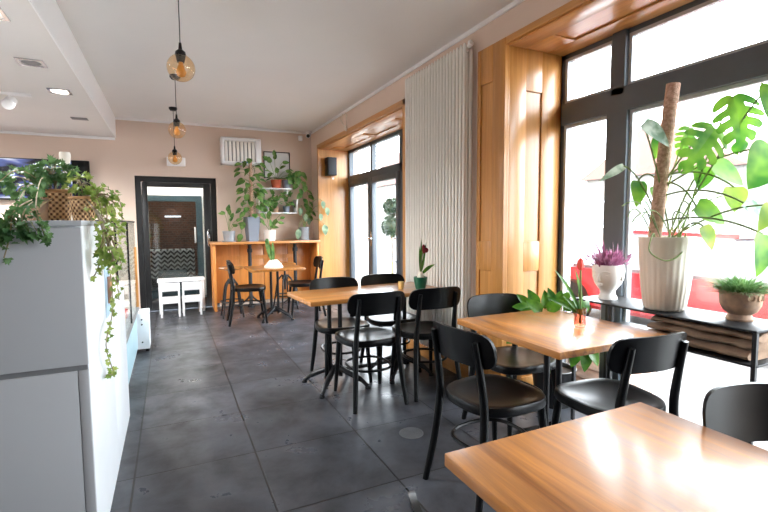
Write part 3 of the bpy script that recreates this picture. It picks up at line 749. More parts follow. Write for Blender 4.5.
MB().box((-.345, 3.52, .06), (-.33, 5.06, .38), .003).build('front_panel', mat('pale blue panel', (176, 208, 218), .35, var=.02), r, org=o)
MB().box((-1.0, 3.5, .40), (-.32, 5.35, .425), .003).build('shelf_board', m_greyd, r, org=o)
q = MB(); q.box((-1.0, 5.085, .03), (-.225, 5.35, .40), .006)
eb = q.build('end_block', m_whitegloss, r, org=o)
q = MB()
for z in (.33, .28, .1): q.tube([(-.29, 5.086, z), (-.29, 5.083, z)], .008)
q.tube([(-.25, 5.12, .0), (-.25, 5.12, .04)], .02); q.tube([(-.25, 5.32, .0), (-.25, 5.32, .04)], .02)
q.build('foot', m_black, eb, org=o)
MB().box((-.335, 3.5, .425), (-.329, 5.33, 1.30)).build('front_glass', m_case, r, smooth=False, org=o)
MB().box((-.95, 5.325, .425), (-.335, 5.331, 1.33)).build('end_glass', m_case, r, smooth=False, org=o)
MB().box((-.345, 5.31, .425), (-.32, 5.335, 1.05), .003).build('corner_post', m_wood, r, org=o)
q = MB(); q.box((-.34, 3.5, 1.30), (-.325, 5.33, 1.315)); q.box((-.34, 3.5, .425), (-.325, 3.515, 1.30)); q.box((-.34, 4.45, .425), (-.325, 4.465, 1.30)); q.box((-.95, 3.5, 1.30), (-.34, 3.515, 1.315))
q.build('frame', m_black, r, smooth=False, org=o)
MB().box((-.95, 3.52, .86), (-.36, 5.31, .868)).build('shelf', m_case, r, smooth=False, org=o)
cols = [((232, 110, 40), 'orange'), ((240, 200, 80), 'yellow'), ((180, 60, 50), 'red'), ((238, 232, 222), 'white')]
for k, (c_, nm) in enumerate(cols):
    t = tag(MB().box((-.5, 4.05+k*.3, .427), (-.38, 4.22+k*.3, .5+.02*(k % 2)), .01).build('cake_tray', mat(nm+' cake box', c_, .6), org=(-.44, 4.13+k*.3, .427)),
            f'{nm} cake box on the lower board inside glass display case', 'box', 'cake boxes in display case')

# baskets, lamp-like vase and ivy on the cabinet
def basket(label, x, y, z, R, h, tilt=0):
    t = thing('wicker_basket', label, 'basket', (x, y, z)); t.rotation_euler = (tilt, 0, 0)
    q = MB(); n = 48
    q.lathe([(.001, 0), (R*.8, 0), (R*.9, h*.3), (R, h*.9), (R*1.02, h), (R*.95, h), (R*.9, h*.85), (R*.75, .012), (.001, .012)], n=n, fn=lambda a, z_: 1+.02*math.sin(a*24))
    solid(q).build('basket_body', m_wick, t)
    q = MB(); q.tube([(R*math.cos(2*PI*k/32), R*math.sin(2*PI*k/32), h) for k in range(32)], .007, 8, closed=True); q.build('rim', mat('wicker rim', (190, 142, 96), .8), t)
    return t
CT = 1.303
p1_ = at(57, 214, 2.05); p2_ = at(84, 214, 2.0)
basket('upright wicker basket of ivy on tall grey cabinet', p1_.x, p1_.y, CT, .062, .135)
basket('smaller wicker basket beside the upright one at the cabinet corner', p2_.x, p2_.y, CT, .05, .10)
t = thing('ceramic_pot', 'dark brown pot of ivy at left on the tall grey cabinet', 'pot', (at(38, 213, 2.0).x, at(38, 213, 2.0).y, CT))
q = MB(); q.lathe([(.001, 0), (.045, 0), (.058, .09), (.06, .10), (.054, .1), (.05, .085), (.001, .085)], n=24); solid(q).build('pot', m_clay, t)
vx = at(65, 157, 2.2)
t = thing('bud_vase', 'white ceramic goblet rising above the ivy on grey cabinet', 'vase', (vx.x, vx.y, CT))
hh = vx.z-CT
q = MB(); q.lathe([(.001, 0), (.035, 0), (.035, .008), (.01, .03), (.009, hh-.05), (.02, hh-.03), (.024, hh+.005), (.022, hh+.022), (.001, hh+.024)], n=24); solid(q).build('bowl', m_cream, t)
def ivy(label, root, strands, m, bush=None, size=.05, dens=26):
    """strands: lists of world points; bush: list of (centre, radii, count)"""
    t = thing('trailing_ivy', label, 'plant', root); o = V(root); q = MB(); s_ = MB()
    for pts in strands:
        P = spline(pts, 6); s_.tube(P, .0022, 5)
        L = sum((b_-a_).length for a_, b_ in zip(P, P[1:])); n = max(4, int(L*dens))
        for i in range(n):
            k = rnd.random()*(len(P)-1.001); p = P[int(k)].lerp(P[int(k)+1], k % 1)
            d = rv(1)+V((0, 0, -.7)); nn = (EYEP-p).normalized()*.8 + V((.5, -.2, .5)) + rv(.6)
            q.ivy_leaf(p+rv(.012), d, nn, size*rnd.uniform(.6, 1.2))
    for c_, rad, n in (bush or []):
        for i in range(n):
            d = rv().normalized(); p = V(c_) + V((d.x*rad[0], d.y*rad[1], d.z*rad[2]))*rnd.uniform(.55, 1)
            if p.z < CT+.012 and p.x < CX+.02 and p.y > 1.93: p.z = CT+.02+rnd.random()*.03
            q.ivy_leaf(p, d+rv(.8)+V((0, 0, -.4)), d*.6+V((.4, -.6, .6))+rv(.4), size*rnd.uniform(.7, 1.3))
            if i % 6 == 0: s_.tube(bez(V(root)+V((0, 0, .09)), V(c_)+V((0, 0, rad[2]*.6)), p, 5), .0018, 4)
    s_.build('stem', m_stemw, t, org=o); q.build('foliage', m, t, org=o)
    return t
iv = lambda x, y, d: at(x, y, d)
r1 = (p1_.x, p1_.y, CT+.02)
ivy('dark ivy spilling over the upright wicker basket and grey cabinet front', r1,
    [[iv(52, 188, 2.0), iv(42, 178, 1.9), atY(36, 205, 1.9), atY(42, 228, 1.9), atY(47, 240, 1.91)], [iv(50, 190, 2.0), iv(30, 185, 1.85), atY(14, 212, 1.89), atY(10, 236, 1.9), atY(4, 258, 1.905)],
     [iv(44, 195, 1.95), atY(26, 208, 1.89), atY(22, 228, 1.9), atY(28, 240, 1.905)], [iv(44, 195, 1.95), atY(20, 206, 1.88), atY(4, 225, 1.9), atY(-6, 250, 1.9)], [iv(52, 190, 2.), iv(20, 170, 1.9), iv(-5, 185, 1.8)]], m_ivy,
    [(iv(54, 172, 2.05), (.09, .09, .05), 150), (iv(25, 182, 1.98), (.10, .09, .065), 130), (atY(18, 224, 1.89), (.07, .02, .045), 30)], .03, 42)
r2 = (p2_.x, p2_.y, CT+.02)
xs = CX+.03
ivy('light green ivy hanging down white side of the tall cabinet', r2,
    [[iv(85, 195, 2.0), iv(98, 200, 1.95), atX(103, 225, xs), atX(106, 255, xs), atX(112, 285, xs), atX(112, 315, xs), atX(106, 345, xs), atX(113, 371, xs), atX(109, 375, xs)],
     [iv(85, 200, 1.98), iv(88, 212, 1.93), atX(100, 240, xs), atX(98, 268, xs), iv(88, 281, 1.78), iv(78, 272, 1.70), iv(72, 258, 1.68), iv(69, 247, 1.67)],
     [iv(88, 195, 2.0), iv(108, 200, 2.0), atX(114, 232, xs+.03), atX(114, 262, xs+.03)], [iv(88, 190, 2.), iv(110, 190, 2.1), iv(121, 205, 2.2), iv(122, 235, 2.2)],
     [iv(88, 195, 2.0), iv(105, 205, 2.0), atX(108, 245, xs+.02), atX(116, 275, xs+.02), atX(119, 300, xs+.02)]], m_ivyl,
    [(iv(80, 183, 2.0), (.06, .06, .05), 60), (iv(102, 203, 2.05), (.08, .07, .08), 120), (atX(111, 243, xs+.05), (.05, .08, .12), 115)], .024, 58)

# ------------------------------------------------------------------ television
a, c_ = -2.15, -.955
t = thing('television', 'wide black wall television behind the ivy on the cabinet', 'television', (-1.55, 7.36, 1.87)); o = t.location.copy()
MB().box((a, 7.31, 1.605), (c_, 7.37, 2.14), .006).build('casing', m_black, t, org=o)
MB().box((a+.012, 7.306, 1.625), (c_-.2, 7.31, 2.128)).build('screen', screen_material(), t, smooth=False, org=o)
MB().box((-1.7, 7.37, 1.75), (-1.4, 7.398, 2.0)).build('bracket', m_iron, t, smooth=False, org=o)

# ------------------------------------------------------------------ back wall fittings
t = thing('convector_heater', 'white slatted convector heater high on the back wall', 'heater', (1.02, 7.35, 2.37)); o = t.location.copy()
x0, x1, z0, z1 = .735, 1.33, 2.17, 2.585
q = MB(); q.box((x0, 7.25, z0), (x1, 7.4, z0+.055), .02, seg=3); q.box((x0, 7.25, z1-.05), (x1, 7.4, z1), .02, seg=3); q.box((x0, 7.25, z0), (x0+.05, 7.4, z1), .02, seg=3); q.box((x1-.09, 7.25, z0), (x1, 7.4, z1), .02, seg=3); q.build('casing', m_white, t, org=o)
MB().box((x0+.02, 7.37, z0+.02), (x1-.02, 7.395, z1-.02)).build('back_plate', m_greyd, t, org=o)
q = MB()
for k in range(8): x = x0+.058+k*.057; q.box((x, 7.28, z0+.05), (x+.043, 7.31, z1-.045), .006)
q.build('grille', m_rad, t, org=o)
MB().box((1.03, 7.245, 2.205), (1.13, 7.252, 2.225), .002).build('badge', mat('blue badge', (80, 130, 180), .4), t, org=o)
t = thing('emergency_light', 'white emergency light box on wall above the black door', 'light', (.115, 7.37, 2.19)); o = t.location.copy()
MB().box((-.005, 7.33, 2.125), (.245, 7.4, 2.25), .008).build('housing', m_white, t, org=o)
MB().box((.01, 7.32, 2.14), (.23, 7.332, 2.235), .006).build('diffuser', m_headc, t, org=o)
t = thing('picture_frame', 'thin framed print behind the shelf plants on back wall', 'picture', (1.6, 7.39, 2.2)); o = t.location.copy()
q = MB()
for A, B in (((1.385, 7.375, 2.0), (1.397, 7.4, 2.42)), ((1.79, 7.375, 2.0), (1.802, 7.4, 2.42)), ((1.385, 7.375, 2.408), (1.802, 7.4, 2.42)), ((1.385, 7.375, 2.0), (1.802, 7.4, 2.012))): q.box(A, B)
q.build('frame', m_iron, t, smooth=False, org=o)
MB().box((1.397, 7.39, 2.012), (1.79, 7.396, 2.408)).build('print', mat('pale grey print', (226, 224, 220), .4, alt=(196, 198, 198), scale=3), t, smooth=False, org=o)
t = thing('wall_shelf', 'upper white plank shelf on back wall above the bar', 'shelf', (1.54, 7.3, 1.83)); o = t.location.copy()
MB().box((1.30, 7.16, 1.812), (1.78, 7.4, 1.832), .003).build('board', m_white, t, org=o)
q = MB(); [q.box((x, 7.2, 1.74), (x+.02, 7.4, 1.812)) for x in (1.36, 1.7)]; q.build('bracket', m_white, t, org=o)
t = thing('wall_shelf', 'lower white box shelf on back wall above the bar', 'shelf', (1.55, 7.3, 1.45)); o = t.location.copy()
MB().box((1.25, 7.16, 1.432), (1.86, 7.4, 1.452), .003).build('board', m_white, t, org=o)
MB().box((1.25, 7.16, 1.452), (1.268, 7.4, 1.66), .003).build('side', m_white, t, org=o); MB().box((1.842, 7.16, 1.452), (1.86, 7.4, 1.66), .003).build('side', m_white, t, org=o)
t = thing('security_camera', 'small white security camera in the corner under the ceiling', 'camera', (2.05, 7.32, 2.7)); o = t.location.copy()
q = MB(); q.lathe([(.05, 2.735), (.05, 2.77)], (2.1, 7.3, 0), 20); q.tube([(2.1, 7.3, 2.735), (2.09, 7.27, 2.70), (2.06, 7.19, 2.675)], [.035, .04, .038]); q.build('housing', m_white, t, org=o)
q = MB(); q.tube([(2.06, 7.19, 2.675), (2.055, 7.175, 2.67)], .028); q.build('lens', m_black, t, org=o)
MB().box((1.95, 7.34, 2.62), (2.01, 7.4, 2.70), .006).build('junction_box', m_white, t, org=o)
t = thing('loudspeaker', 'black loudspeaker on wooden reveal beside the glazed door', 'loudspeaker', (2.32, 6.87, 2.15)); o = t.location.copy()
MB().box((2.245, 6.78, 2.02), (2.395, 6.93, 2.30), .006).build('cabinet', m_black, t, org=o)
MB().box((2.255, 6.77, 2.03), (2.385, 6.78, 2.29), .004).build('grille', mat('speaker cloth', (58, 60, 64), .9), t, org=o)
MB().box((2.30, 6.92, 2.12), (2.34, 6.955, 2.2)).build('bracket', m_iron, t, smooth=False, org=o)
q = MB(); q.tube(spline([(2.34, 6.87, 2.02), (2.35, 6.86, 1.97), (2.37, 6.87, 1.985), (2.375, 6.9, 2.02)], 4), .005, 6); q.build('cable', m_white, t, org=o)
tp_ = V((XR-.03, 5.65, 2.49))
t = thing('antler_mount', 'tiny pale antlers above glazed door lintel', 'ornament', tp_); o = tp_
q = MB(); q.ball(tp_+V((-.012, 0, .02)), .03, (.6, .8, 1.2)); q.build('skull', m_cream, t, org=o)
q = MB()
for s in (-1, 1):
    q.tube(spline([tp_+V((-.01, s*.015, .05)), tp_+V((-.03, s*.08, .09)), tp_+V((-.04, s*.09, .16)), tp_+V((-.04, s*.05, .21))], 4), .006, 6); q.tube([tp_+V((-.03, s*.08, .10)), tp_+V((-.05, s*.14, .17))], .005, 6)
q.build('antler', m_cream, t, org=o)

# ------------------------------------------------------------------ ceiling fittings
def pendant(label, c, cordtop, rose=False):
    t = thing('pendant_lamp', label, 'lamp', c, 0, 'amber glass pendant lamps'); o = V(c); R = .084
    q = MB(); q.lathe([(.025, R*.96)] + [(R*math.sin(a), R*math.cos(a)) for a in [math.radians(x) for x in range(20, 180, 10)]] + [(.001, -R)], n=32); q.build('globe', m_amber, t)
    q = MB(); q.lathe([(.001, R+.075), (.008, R+.07), (.012, R+.03), (.03, R+.015), (.034, R-.005), (.03, R-.008), (.022, R-.05), (.001, R-.05)], n=20); solid(q).build('lamp_holder', m_black, t)
    q = MB(); q.lathe([(.001, .038), (.013, .034), (.014, .02), (.026, -.01), (.03, -.03), (.022, -.05), (.001, -.058)], n=18); solid(q).build('bulb', mat('amber filament bulb', (236, 176, 100), .2), t)
    q = MB(); q.tube([(0, 0, R+.07), (0, 0, ZC-c[2])], .0035, 6); q.build('cord', m_black, t)
    q = MB(); z = ZC-c[2]; q.lathe([(.001, z-.045), (.035, z-.04), (.05, z-.02), (.05, z)], n=20); solid(q).build('ceiling_rose', m_black, t)
pendant('amber globe pendant lamp nearest the camera', tuple(at(181, 68, 2.87)), None)
pendant('middle amber globe pendant lamp of the row', tuple(at(177, 130, 4.58)), None)
pendant('amber globe pendant lamp hanging closest to the back door', tuple(at(175, 158, 5.85)), None)
def recessed(name, label, x, y, m, s=.085):
    t = thing(name, label, 'light', (x, y, SZ)); 
    q = MB()
    for A, B in (((-s, -s, -.006), (s, -s+.02, 0)), ((-s, s-.02, -.006), (s, s, 0)), ((-s, -s+.02, -.006), (-s+.02, s-.02, 0)), ((s-.02, -s+.02, -.006), (s, s-.02, 0))): q.box(A, B)
    q.build('bezel', m_chrome, t, smooth=False)
    q = MB(); q.lathe([(s*.72, -.004), (s*.7, -.002), (.001, -.0015)], n=20); q.build('lens', m, t)
    return t
def recessed_fill(x, y):  # added fill lights built like downlights, unseen, to brighten the room
    return tag(recessed('downlight', 'added square fill light out of view in lowered ceiling', x, y, m_glow), 'added square fill light out of view in lowered ceiling', 'light', 'added fill lights over the counter')
m_glow = emis('downlight glow', (255, 246, 232), 14)
recessed('downlight', 'unlit square downlight in the lowered ceiling, steel rim', -.88, 4.23, m_greyd)
recessed('downlight', 'glowing square downlight in the lowered ceiling', -.85, 5.03, m_glow)
recessed('downlight', 'glowing square downlight cut off by top left of the view', -.90, 3.33, m_glow, .1)
tag(MB().box((-.96, 6.16, SZ-.006), (-.80, 6.28, SZ), .002).build('ceiling_vent', m_greyd, org=(-.88, 6.22, SZ)), 'small dark vent in the lowered ceiling near back wall', 'vent')
t = thing('spotlight', 'white swivel spotlight on short track in lowered ceiling', 'light', (-1.27, 5.25, SZ))
MB().box((-.16, -.02, -.025), (.16, .02, 0), .004).build('track', m_white, t)
q = MB(); q.tube([(0, 0, -.02), (0, 0, -.06)], .015); q.tube([(0, .05, -.06), (0, .045, -.062), (0, -.05, -.115), (0, -.07, -.125)], [.035, .045, .05, .045], 18); q.build('head', m_white, t)

# ------------------------------------------------------------------ plants on the bar
def pot(t, R, h, m, top=1.0, bot=.78, square=False, saucer=False):
    q = MB(); n = 4 if square else 28; k = 1.3 if square else 1
    q.lathe([(.001, 0), (R*bot*k, 0), (R*top*k, h*.97), (R*top*k*1.03, h), (R*top*k*.93, h), (R*top*k*.9, h*.88), (.001, h*.88)], n=n)
    if square: bmesh.ops.rotate(q.bm, verts=q.bm.verts, cent=(0, 0, 0), matrix=Matrix.Rotation(PI/4+.2, 3, 'Z'))
    solid(q).build('pot', m, t)
    if saucer: q = MB(); q.lathe([(.001, 0), (R*1.05, 0), (R*1.15, .015), (.001, .015)], n=28); solid(q).build('saucer', m, t)
    q = MB(); q.lathe([(R*top*.9*k, h*.885), (.001, h*.9)], n=n)
    if square: bmesh.ops.rotate(q.bm, verts=q.bm.verts, cent=(0, 0, 0), matrix=Matrix.Rotation(PI/4+.2, 3, 'Z'))
    q.build('soil', m_soil, t)
def stems_leaves(t, tips, z0, m, L=.09, W=.055, per=1, rad=.003, spread=.01, ms=None, jit=.5, heart=False):
    q, s_ = MB(), MB()
    for tip in tips:
        tip = V(tip); a = V((rnd.uniform(-spread, spread), rnd.uniform(-spread, spread), z0))
        midp = a.lerp(tip, .5)+V((0, 0, abs(tip.z-z0)*.3+.02)); P = bez(a, midp, tip, 7)
        s_.tube(P, rad, 5)
        for k in range(per):
            i = 7 if k == 0 else rnd.randint(2, 7); p = P[i]; d = (P[i]-P[i-1]).normalized()+rv(jit)+V((0, 0, -.3))
            q.leaf(p, d, V((-.2, -.7, .6))+rv(jit), L*rnd.uniform(.75, 1.15), W*rnd.uniform(.8, 1.1), droop=.25, nt_=5,
                   prof=(lambda t_: (math.sin(PI*min(1, (t_*.9+.1)**.6)))**.7) if heart else None)
    s_.build('stem', ms or m_stem, t); q.build('foliage', m, t)
def onbar(x, label, name='potted_plant', y=7.15, z=bz, group='plants on the bar'): return thing(name, label, 'plant', (x, y, z), 0, group)
t = onbar(.80, 'little plant in grey pot on the bar end by the door'); pot(t, .092, .16, m_potg, saucer=True)
stems_leaves(t, [(-.06, -.02, .42), (.02, -.03, .40), (-.01, 0, .45), (.10, -.04, .31), (.13, -.02, .27), (.04, .02, .35)], .14, m_plant, .10, .06, 2)
t = onbar(1.14, 'climbing plant on moss pole in tall slate grey square pot'); pot(t, .105, .37, m_potd, 1.0, .72, square=True)
MB().tube([(0, 0, .3), (.005, .005, .8), (.0, .01, 1.22)], .027, 12).build('moss_pole', m_moss, t)
tips = []
for k in range(50): 
    z = .36 + k*.0175; a = k*2.4; rr = .10+.06*rnd.random(); tips.append((rr*math.cos(a), rr*math.sin(a)*.7-.03, z+rnd.uniform(-.03, .03)))
q, s_ = MB(), MB()
for p in tips:
    p = V(p); s_.tube(bez((0, 0, p.z-.06), (p.x*.4, p.y*.4, p.z), p, 4), .003, 5); q.leaf(p, V((p.x, p.y, -.06))+rv(.04), V((p.x*.4, -.6, .7))+rv(.3), .12, .085, droop=.3)
for p in ((-.13, -.06, .30), (-.17, -.05, .12)): p = V(p); s_.tube(bez((0, 0, .34), (p.x*.6, p.y, .42), p, 5), .003, 5); q.leaf(p, (-.3, 0, -.9), (-.2, -.9, .3), .13, .09)
s_.build('stem', m_stem, t); q.build('foliage', m_plant, t)
t = onbar(1.405, 'leafy plant in round white pot at middle of the bar'); pot(t, .095, .17, m_headc, 1.0, .85)
stems_leaves(t, [(.02, -.02, .22), (-.16, -.05, .33), (-.24, -.02, .38), (.16, -.05, .34), (.2, 0, .42), (-.08, -.02, .46), (.06, 0, .5), (-.02, -.06, .38), (.12, -.05, .28)], .15, m_plant, .12, .07, 2)
t = onbar(1.945, 'tall trailing plant in grey pot at bar end by glazed door', y=7.12); pot(t, .09, .21, m_potg, saucer=True)
q, s_ = MB(), MB()
for p, L in (((-.10, -.05, .18), .17), ((.26, -.02, .25), .18), ((.30, -.03, .52), .14), ((.24, -.02, .62), .13), ((.02, -.05, .42), .13), ((-.05, 0, .52), .13), ((.08, 0, .36), .12), ((.20, -.02, .42), .12)):
    p = V(p); p.y -= .22 if p.x > .19 else 0; s_.tube(bez((0, 0, .19), (p.x*.4, p.y*.4, max(p.z, .3)+.15), p, 7), .0035, 5); q.leaf(p, (p.x*.6, -.1, -.9), (.1, -.9, .3), L, L*.62)
s_.build('stem', m_stem, t); q.build('foliage', m_plant2, t)
# shelf plants
t = onbar(1.545, 'plant in terracotta pot on the upper white shelf', y=7.25, z=1.832, group='plants on the wall shelves'); pot(t, .085, .13, m_terra)
stems_leaves(t, [(-.2, -.03, .32), (-.12, -.02, .43), (-.02, 0, .5), (.1, -.02, .40), (.2, -.03, .30), (.24, -.04, .22), (-.26, -.06, .18), (.05, -.05, .3), (-.08, -.05, .24), (.15, -.05, .16)], .11, m_plant, .12, .075, 2)
t = onbar(1.71, 'plant in grey pot on the upper white shelf, trailing right', y=7.25, z=1.832, group='plants on the wall shelves'); pot(t, .075, .13, m_potd)
q, s_ = MB(), MB()
for P in ([(0, 0, .12), (.12, -.06, .2), (.24, -.08, .12), (.32, -.06, -.06), (.36, -.05, -.28), (.38, -.05, -.46)], [(0, 0, .12), (.08, -.07, .16), (.19, -.09, .0), (.25, -.08, -.2), (.30, -.06, -.36)], [(0, 0, .12), (.1, -.04, .24), (.2, -.06, .28), (.26, -.06, .22)]):
    S = spline(P, 5); s_.tube(S, .003, 5)
    for k in range(2, len(S), 2): q.leaf(S[k], V((rnd.uniform(-.6, .8), -.3, -.5)), V((.2, -.8, .5))+rv(.3), .125, .085)
s_.build('stem', m_stem, t); q.build('foliage', m_plant, t)
for x, R, h, m, lb, tp2 in ((1.36, .06, .10, m_potg, 'bushy plant in small grey pot on lower white shelf, nearest heater', 9), (1.52, .055, .09, m_clay, 'bushy plant in small clay pot at middle of lower white shelf', 9), (1.70, .055, .10, m_potd, 'bushy plant in small slate pot at the side end of lower white shelf', 7)):
    t = onbar(x, lb, y=7.26, z=1.452, group='plants on the wall shelves'); pot(t, R, h, m)
    stems_leaves(t, [(rnd.uniform(-.13, .13), rnd.uniform(-.12, 0), rnd.uniform(.12, .32)) for k in range(tp2)], h*.9, m_plant, .09, .06, 3)
# bulbs in the wedge vase on the little table
t = thing('bulb_planter', 'pale wedge planter of budding bulbs on the small square table', 'plant', (1.22, 6.0, .70))
q = MB(); q.lathe([(.001, 0), (.125, 0), (.125, .02), (.055, .10), (.04, .105), (.001, .09)], n=6); solid(q).build('pot', m_bulb, t, ang=20)
q = MB()
for dx, dy, L, W in ((-.10, -.02, .26, .05), (-.06, 0, .3, .05), (-.02, -.03, .24, .045), (-.08, -.03, .2, .045), (.0, .0, .26, .04)): q.leaf((dx*.3, dy, .09), (dx*.9, dy, .3), (.2, -.9, .2), L, W, droop=.05)
q.ball((-.08, -.01, .345), .035, (.8, .8, 1.2)); q.build('foliage', m_plant, t)

# ------------------------------------------------------------------ amaryllis on the long table
pp = atY(423, 288, 3.0); 
t = thing('potted_amaryllis', 'amaryllis with drooping leaves in green pot on the long table', 'plant', (1.86, 3.24, .735)); t.scale = (.85, .85, 1.2)
q = MB(); q.lathe([(.001, 0), (.048, 0), (.062, .05), (.066, .078), (.066, .084), (.058, .084), (.054, .07), (.001, .07)], n=28); solid(q).build('pot', m_potgreen, t)
q = MB(); q.ball((0, 0, .085), .034, (1, 1, 1.1)); q.build('bulb', m_bulb, t)
q = MB(); q.tube(spline([(0, 0, .10), (.0, -.005, .18), (.02, -.01, .26)], 5), .008, 8); q.build('stem', m_stem, t)
q = MB()
q.leaf((0, 0, .11), (-.01, -.1, 1), (.2, -1, 0), .24, .032, droop=.02); q.leaf((.01, 0, .11), (.18, -.1, 1), (.3, -1, 0), .22, .032, droop=-.02)
q.leaf((.01, 0, .1), (.5, -.2, .45), (.2, -.6, .6), .16, .03, droop=.9); q.leaf((0, 0, .11), (-.06, 0, 1), (.2, -1, .1), .19, .03, droop=.02); q.build('foliage', m_fig, t)
q = MB(); q.ball((.03, -.01, .275), .022, (.9, .9, 1.5)); q.ball((.055, -.015, .268), .018, (1.3, .9, 1)); q.build('bud', m_amar, t)
tag(MB().lathe([(.02, 0), (.022, .005), (.024, .06), (.023, .062)], n=18).build('tea_light_glass', mat('amber votive glass', (226, 190, 120), .2), org=None), 'small amber tea light glass beside green flower pot', 'candle holder').location = (1.72, 3.32, .735)

# ------------------------------------------------------------------ tulip on the near window table
tx = (1.97, 1.72, TZ)
t = thing('tulip_vase', 'single tulip with long leaves in faceted rose glass on table', 'vase', tx)
q = MB(); q.lathe([(.001, .0), (.028, 0), (.033, .012), (.029, .05), (.036, .105), (.033, .105), (.026, .05), (.029, .014), (.001, .012)], n=9); solid(q).build('glass', m_pink, t, ang=15)
q = MB(); q.tube(spline([(0, 0, .02), (.0, .0, .17), (-.005, .0, .31)], 5), .005, 8); q.build('stem', m_stem, t)
q = MB()
for d, L, W in (((-.28, .12, .9), .27, .036), ((-.6, .3, .5), .2, .036), ((.05, -.05, 1), .24, .034), ((.55, .1, .35), .15, .05), ((-.3, .1, .5), .13, .04), ((.3, .15, .45), .13, .045)): q.leaf((0, 0, .07), d, (.1, -.8, .5), L, W, droop=.25)
q.build('foliage', m_fig, t)
q = MB(); q.lathe([(.001, -.028), (.014, -.022), (.019, -.004), (.016, .02), (.006, .036), (.001, .038)], (-.005, 0, .335), 12, fn=lambda a, z: 1+.1*math.cos(3*a)); q.build('blossom', m_tulip, t)

# ------------------------------------------------------------------ metal shelf by the window and what stands on it
SHZ = .80
r = thing('plant_stand', 'black metal two-tier plant stand along the wide window', 'stand', (2.47, 1.56, 0)); o = r.location.copy()
X0, X1, Ya, Yb = 2.32, 2.635, 1.075, 2.08
MB().box((X0, Ya, SHZ-.012), (X1, Yb, SHZ), .002).build('shelf', m_iron, r, org=o)
MB().box((X0, Ya, .632), (X1, 1.95, .642), .002).build('shelf', m_iron, r, org=o)
for x in (X0, X1-.018):
    for y in (Ya, Yb-.018): MB().box((x, y, 0), (x+.018, y+.018, SHZ-.012)).build('leg', m_iron, r, smooth=False, org=o)
MB().box((X0, 1.80, 0), (X0+.02, 1.82, SHZ-.012)).build('leg', m_iron, r, smooth=False, org=o)
# monstera
mx, my = 2.47, 1.59
t = thing('potted_monstera', 'large monstera on moss pole in big fluted cream pot', 'plant', (mx, my, SHZ))
hp = .40
def flut(a, z): return 1 + .035*abs(math.sin(a*13))*(1 if z < hp*.9 else max(0, (hp-z)/(hp*.1)))*(.4+.6*min(1, (hp-z)/.25))
q = MB(); q.lathe([(.001, 0), (.092, 0), (.100, .01), (.115, .12), (.127, .25), (.134, .34), (.137, .38), (.138, hp), (.126, hp), (.122, .36), (.001, .36)], n=104, fn=lambda a, z: flut(a, z)); solid(q).build('pot', m_cream, t, ang=60)
q = MB(); q.lathe([(.123, .37), (.001, .375)], n=24); q.build('soil', m_soil, t)
pt = at(673, 84, 2.42)-V((mx, my, SHZ)); pb = at(654, 234, 2.50)-V((mx, my, SHZ)); pb.z = .36
q = MB(); q.tube([pb.lerp(pt, k/14)+rv(.002) for k in range(15)], .034, 14); q.build('moss_pole', m_moss, t)
LV = [  # base px, py, distance, tip direction in view (right, up), length, width ratio, kind
 (733, 96, 2.25, (.10, -1), .28, .85, 's'), (715, 128, 2.3, (-.62, -.8), .27, .85, 's'), (713, 165, 2.35, (.8, -.5), .18, .85, 'h'), (704, 166, 2.40, (-.25, -1), .13, .9, 'h'), (734, 187, 2.3, (-.05, -1), .125, .95, 'y'),
 (696, 206, 2.35, (.75, -.45), .165, .8, 'h'), (703, 226, 2.3, (.4, -1), .13, .75, 'y'), (638, 181, 2.55, (-.08, -1), .145, .7, 'h'), (624, 166, 2.62, (-1, -.55), .17, .28, 'p'), (643, 123, 2.4, (.75, -.65), .18, .6, 'p'),
 (690, 128, 2.5, (-.4, -.9), .16, .8, 's'), (779, 148, 2.2, (-.55, -.8), .24, .85, 'h'), (770, 84, 2.15, (-.1, -1), .17, .7, 'h'), (744, 203, 2.2, (.75, -.7), .17, .7, 'p'), (763, 234, 2.1, (-.15, -1), .20, .7, 'h'), (772, 205, 2.1, (-.5, -.8), .14, .6, 'y'), (655, 186, 2.55, (.3, -.9), .14, .7, 'h'), (658, 138, 2.55, (-.2, -1), .12, .6, 'h')]
pet = MB()
O = V((mx, my, SHZ))
for i, (x, y, d, (dx, dy), L, wr, k) in enumerate(LV):
    b_ = at(x, y, d)-O
    b_.x = min(b_.x, 2.66-mx-.02)
    st_ = pb.lerp(pt, rnd.uniform(.05, .5)) if i % 3 else V((rnd.uniform(-.05, .06), rnd.uniform(-.06, .04), .37))
    mid_ = st_.lerp(b_, .55)+V((0, 0, .10))
    pet.tube(bez(st_, mid_, b_, 9), .0048, 6)
    dirv = rgt*dx + upv*dy - fwd*.25; dirv.normalize()
    nrm = (-fwd + V((.1, 0, .4)) + rv(.25)).normalized()
    q = MB()
    if k == 's': q.split_leaf(b_, dirv, nrm, L, L*wr, lobes=5)
    else: q.leaf(b_, dirv, nrm, L, L*wr, droop=.2, nt_=9, prof=lambda t_: (math.sin(PI*min(1, (t_*.92+.08)**.62)))**.75)
    q.build('leaf', {'s': m_monst, 'h': m_monst, 'y': m_monsty, 'p': m_monstp}[k], t)
for k in range(9):                                        # looping aerial roots and bare stalks
    a = at(650+rnd.uniform(-12, 25), 228, 2.42)-O; e_ = at(rnd.choice((622, 628, 640, 632, 690, 715, 748)), rnd.uniform(185, 225), 2.4)-O
    pet.tube(bez(V((rnd.uniform(-.06, .06), rnd.uniform(-.06, .06), .37)), a.lerp(e_, .5)+V((0, 0, .16)), e_, 9), .0032, 5)
pet.tube(spline([V((-.10, .0, .38)), V((-.16, -.03, .42)), V((-.20, -.04, .33)), V((-.14, -.09, .28)), V((-.06, -.12, .32)), V((.0, -.1, .42))], 5), .004, 6)
pet.build('petioles', m_stem, t)
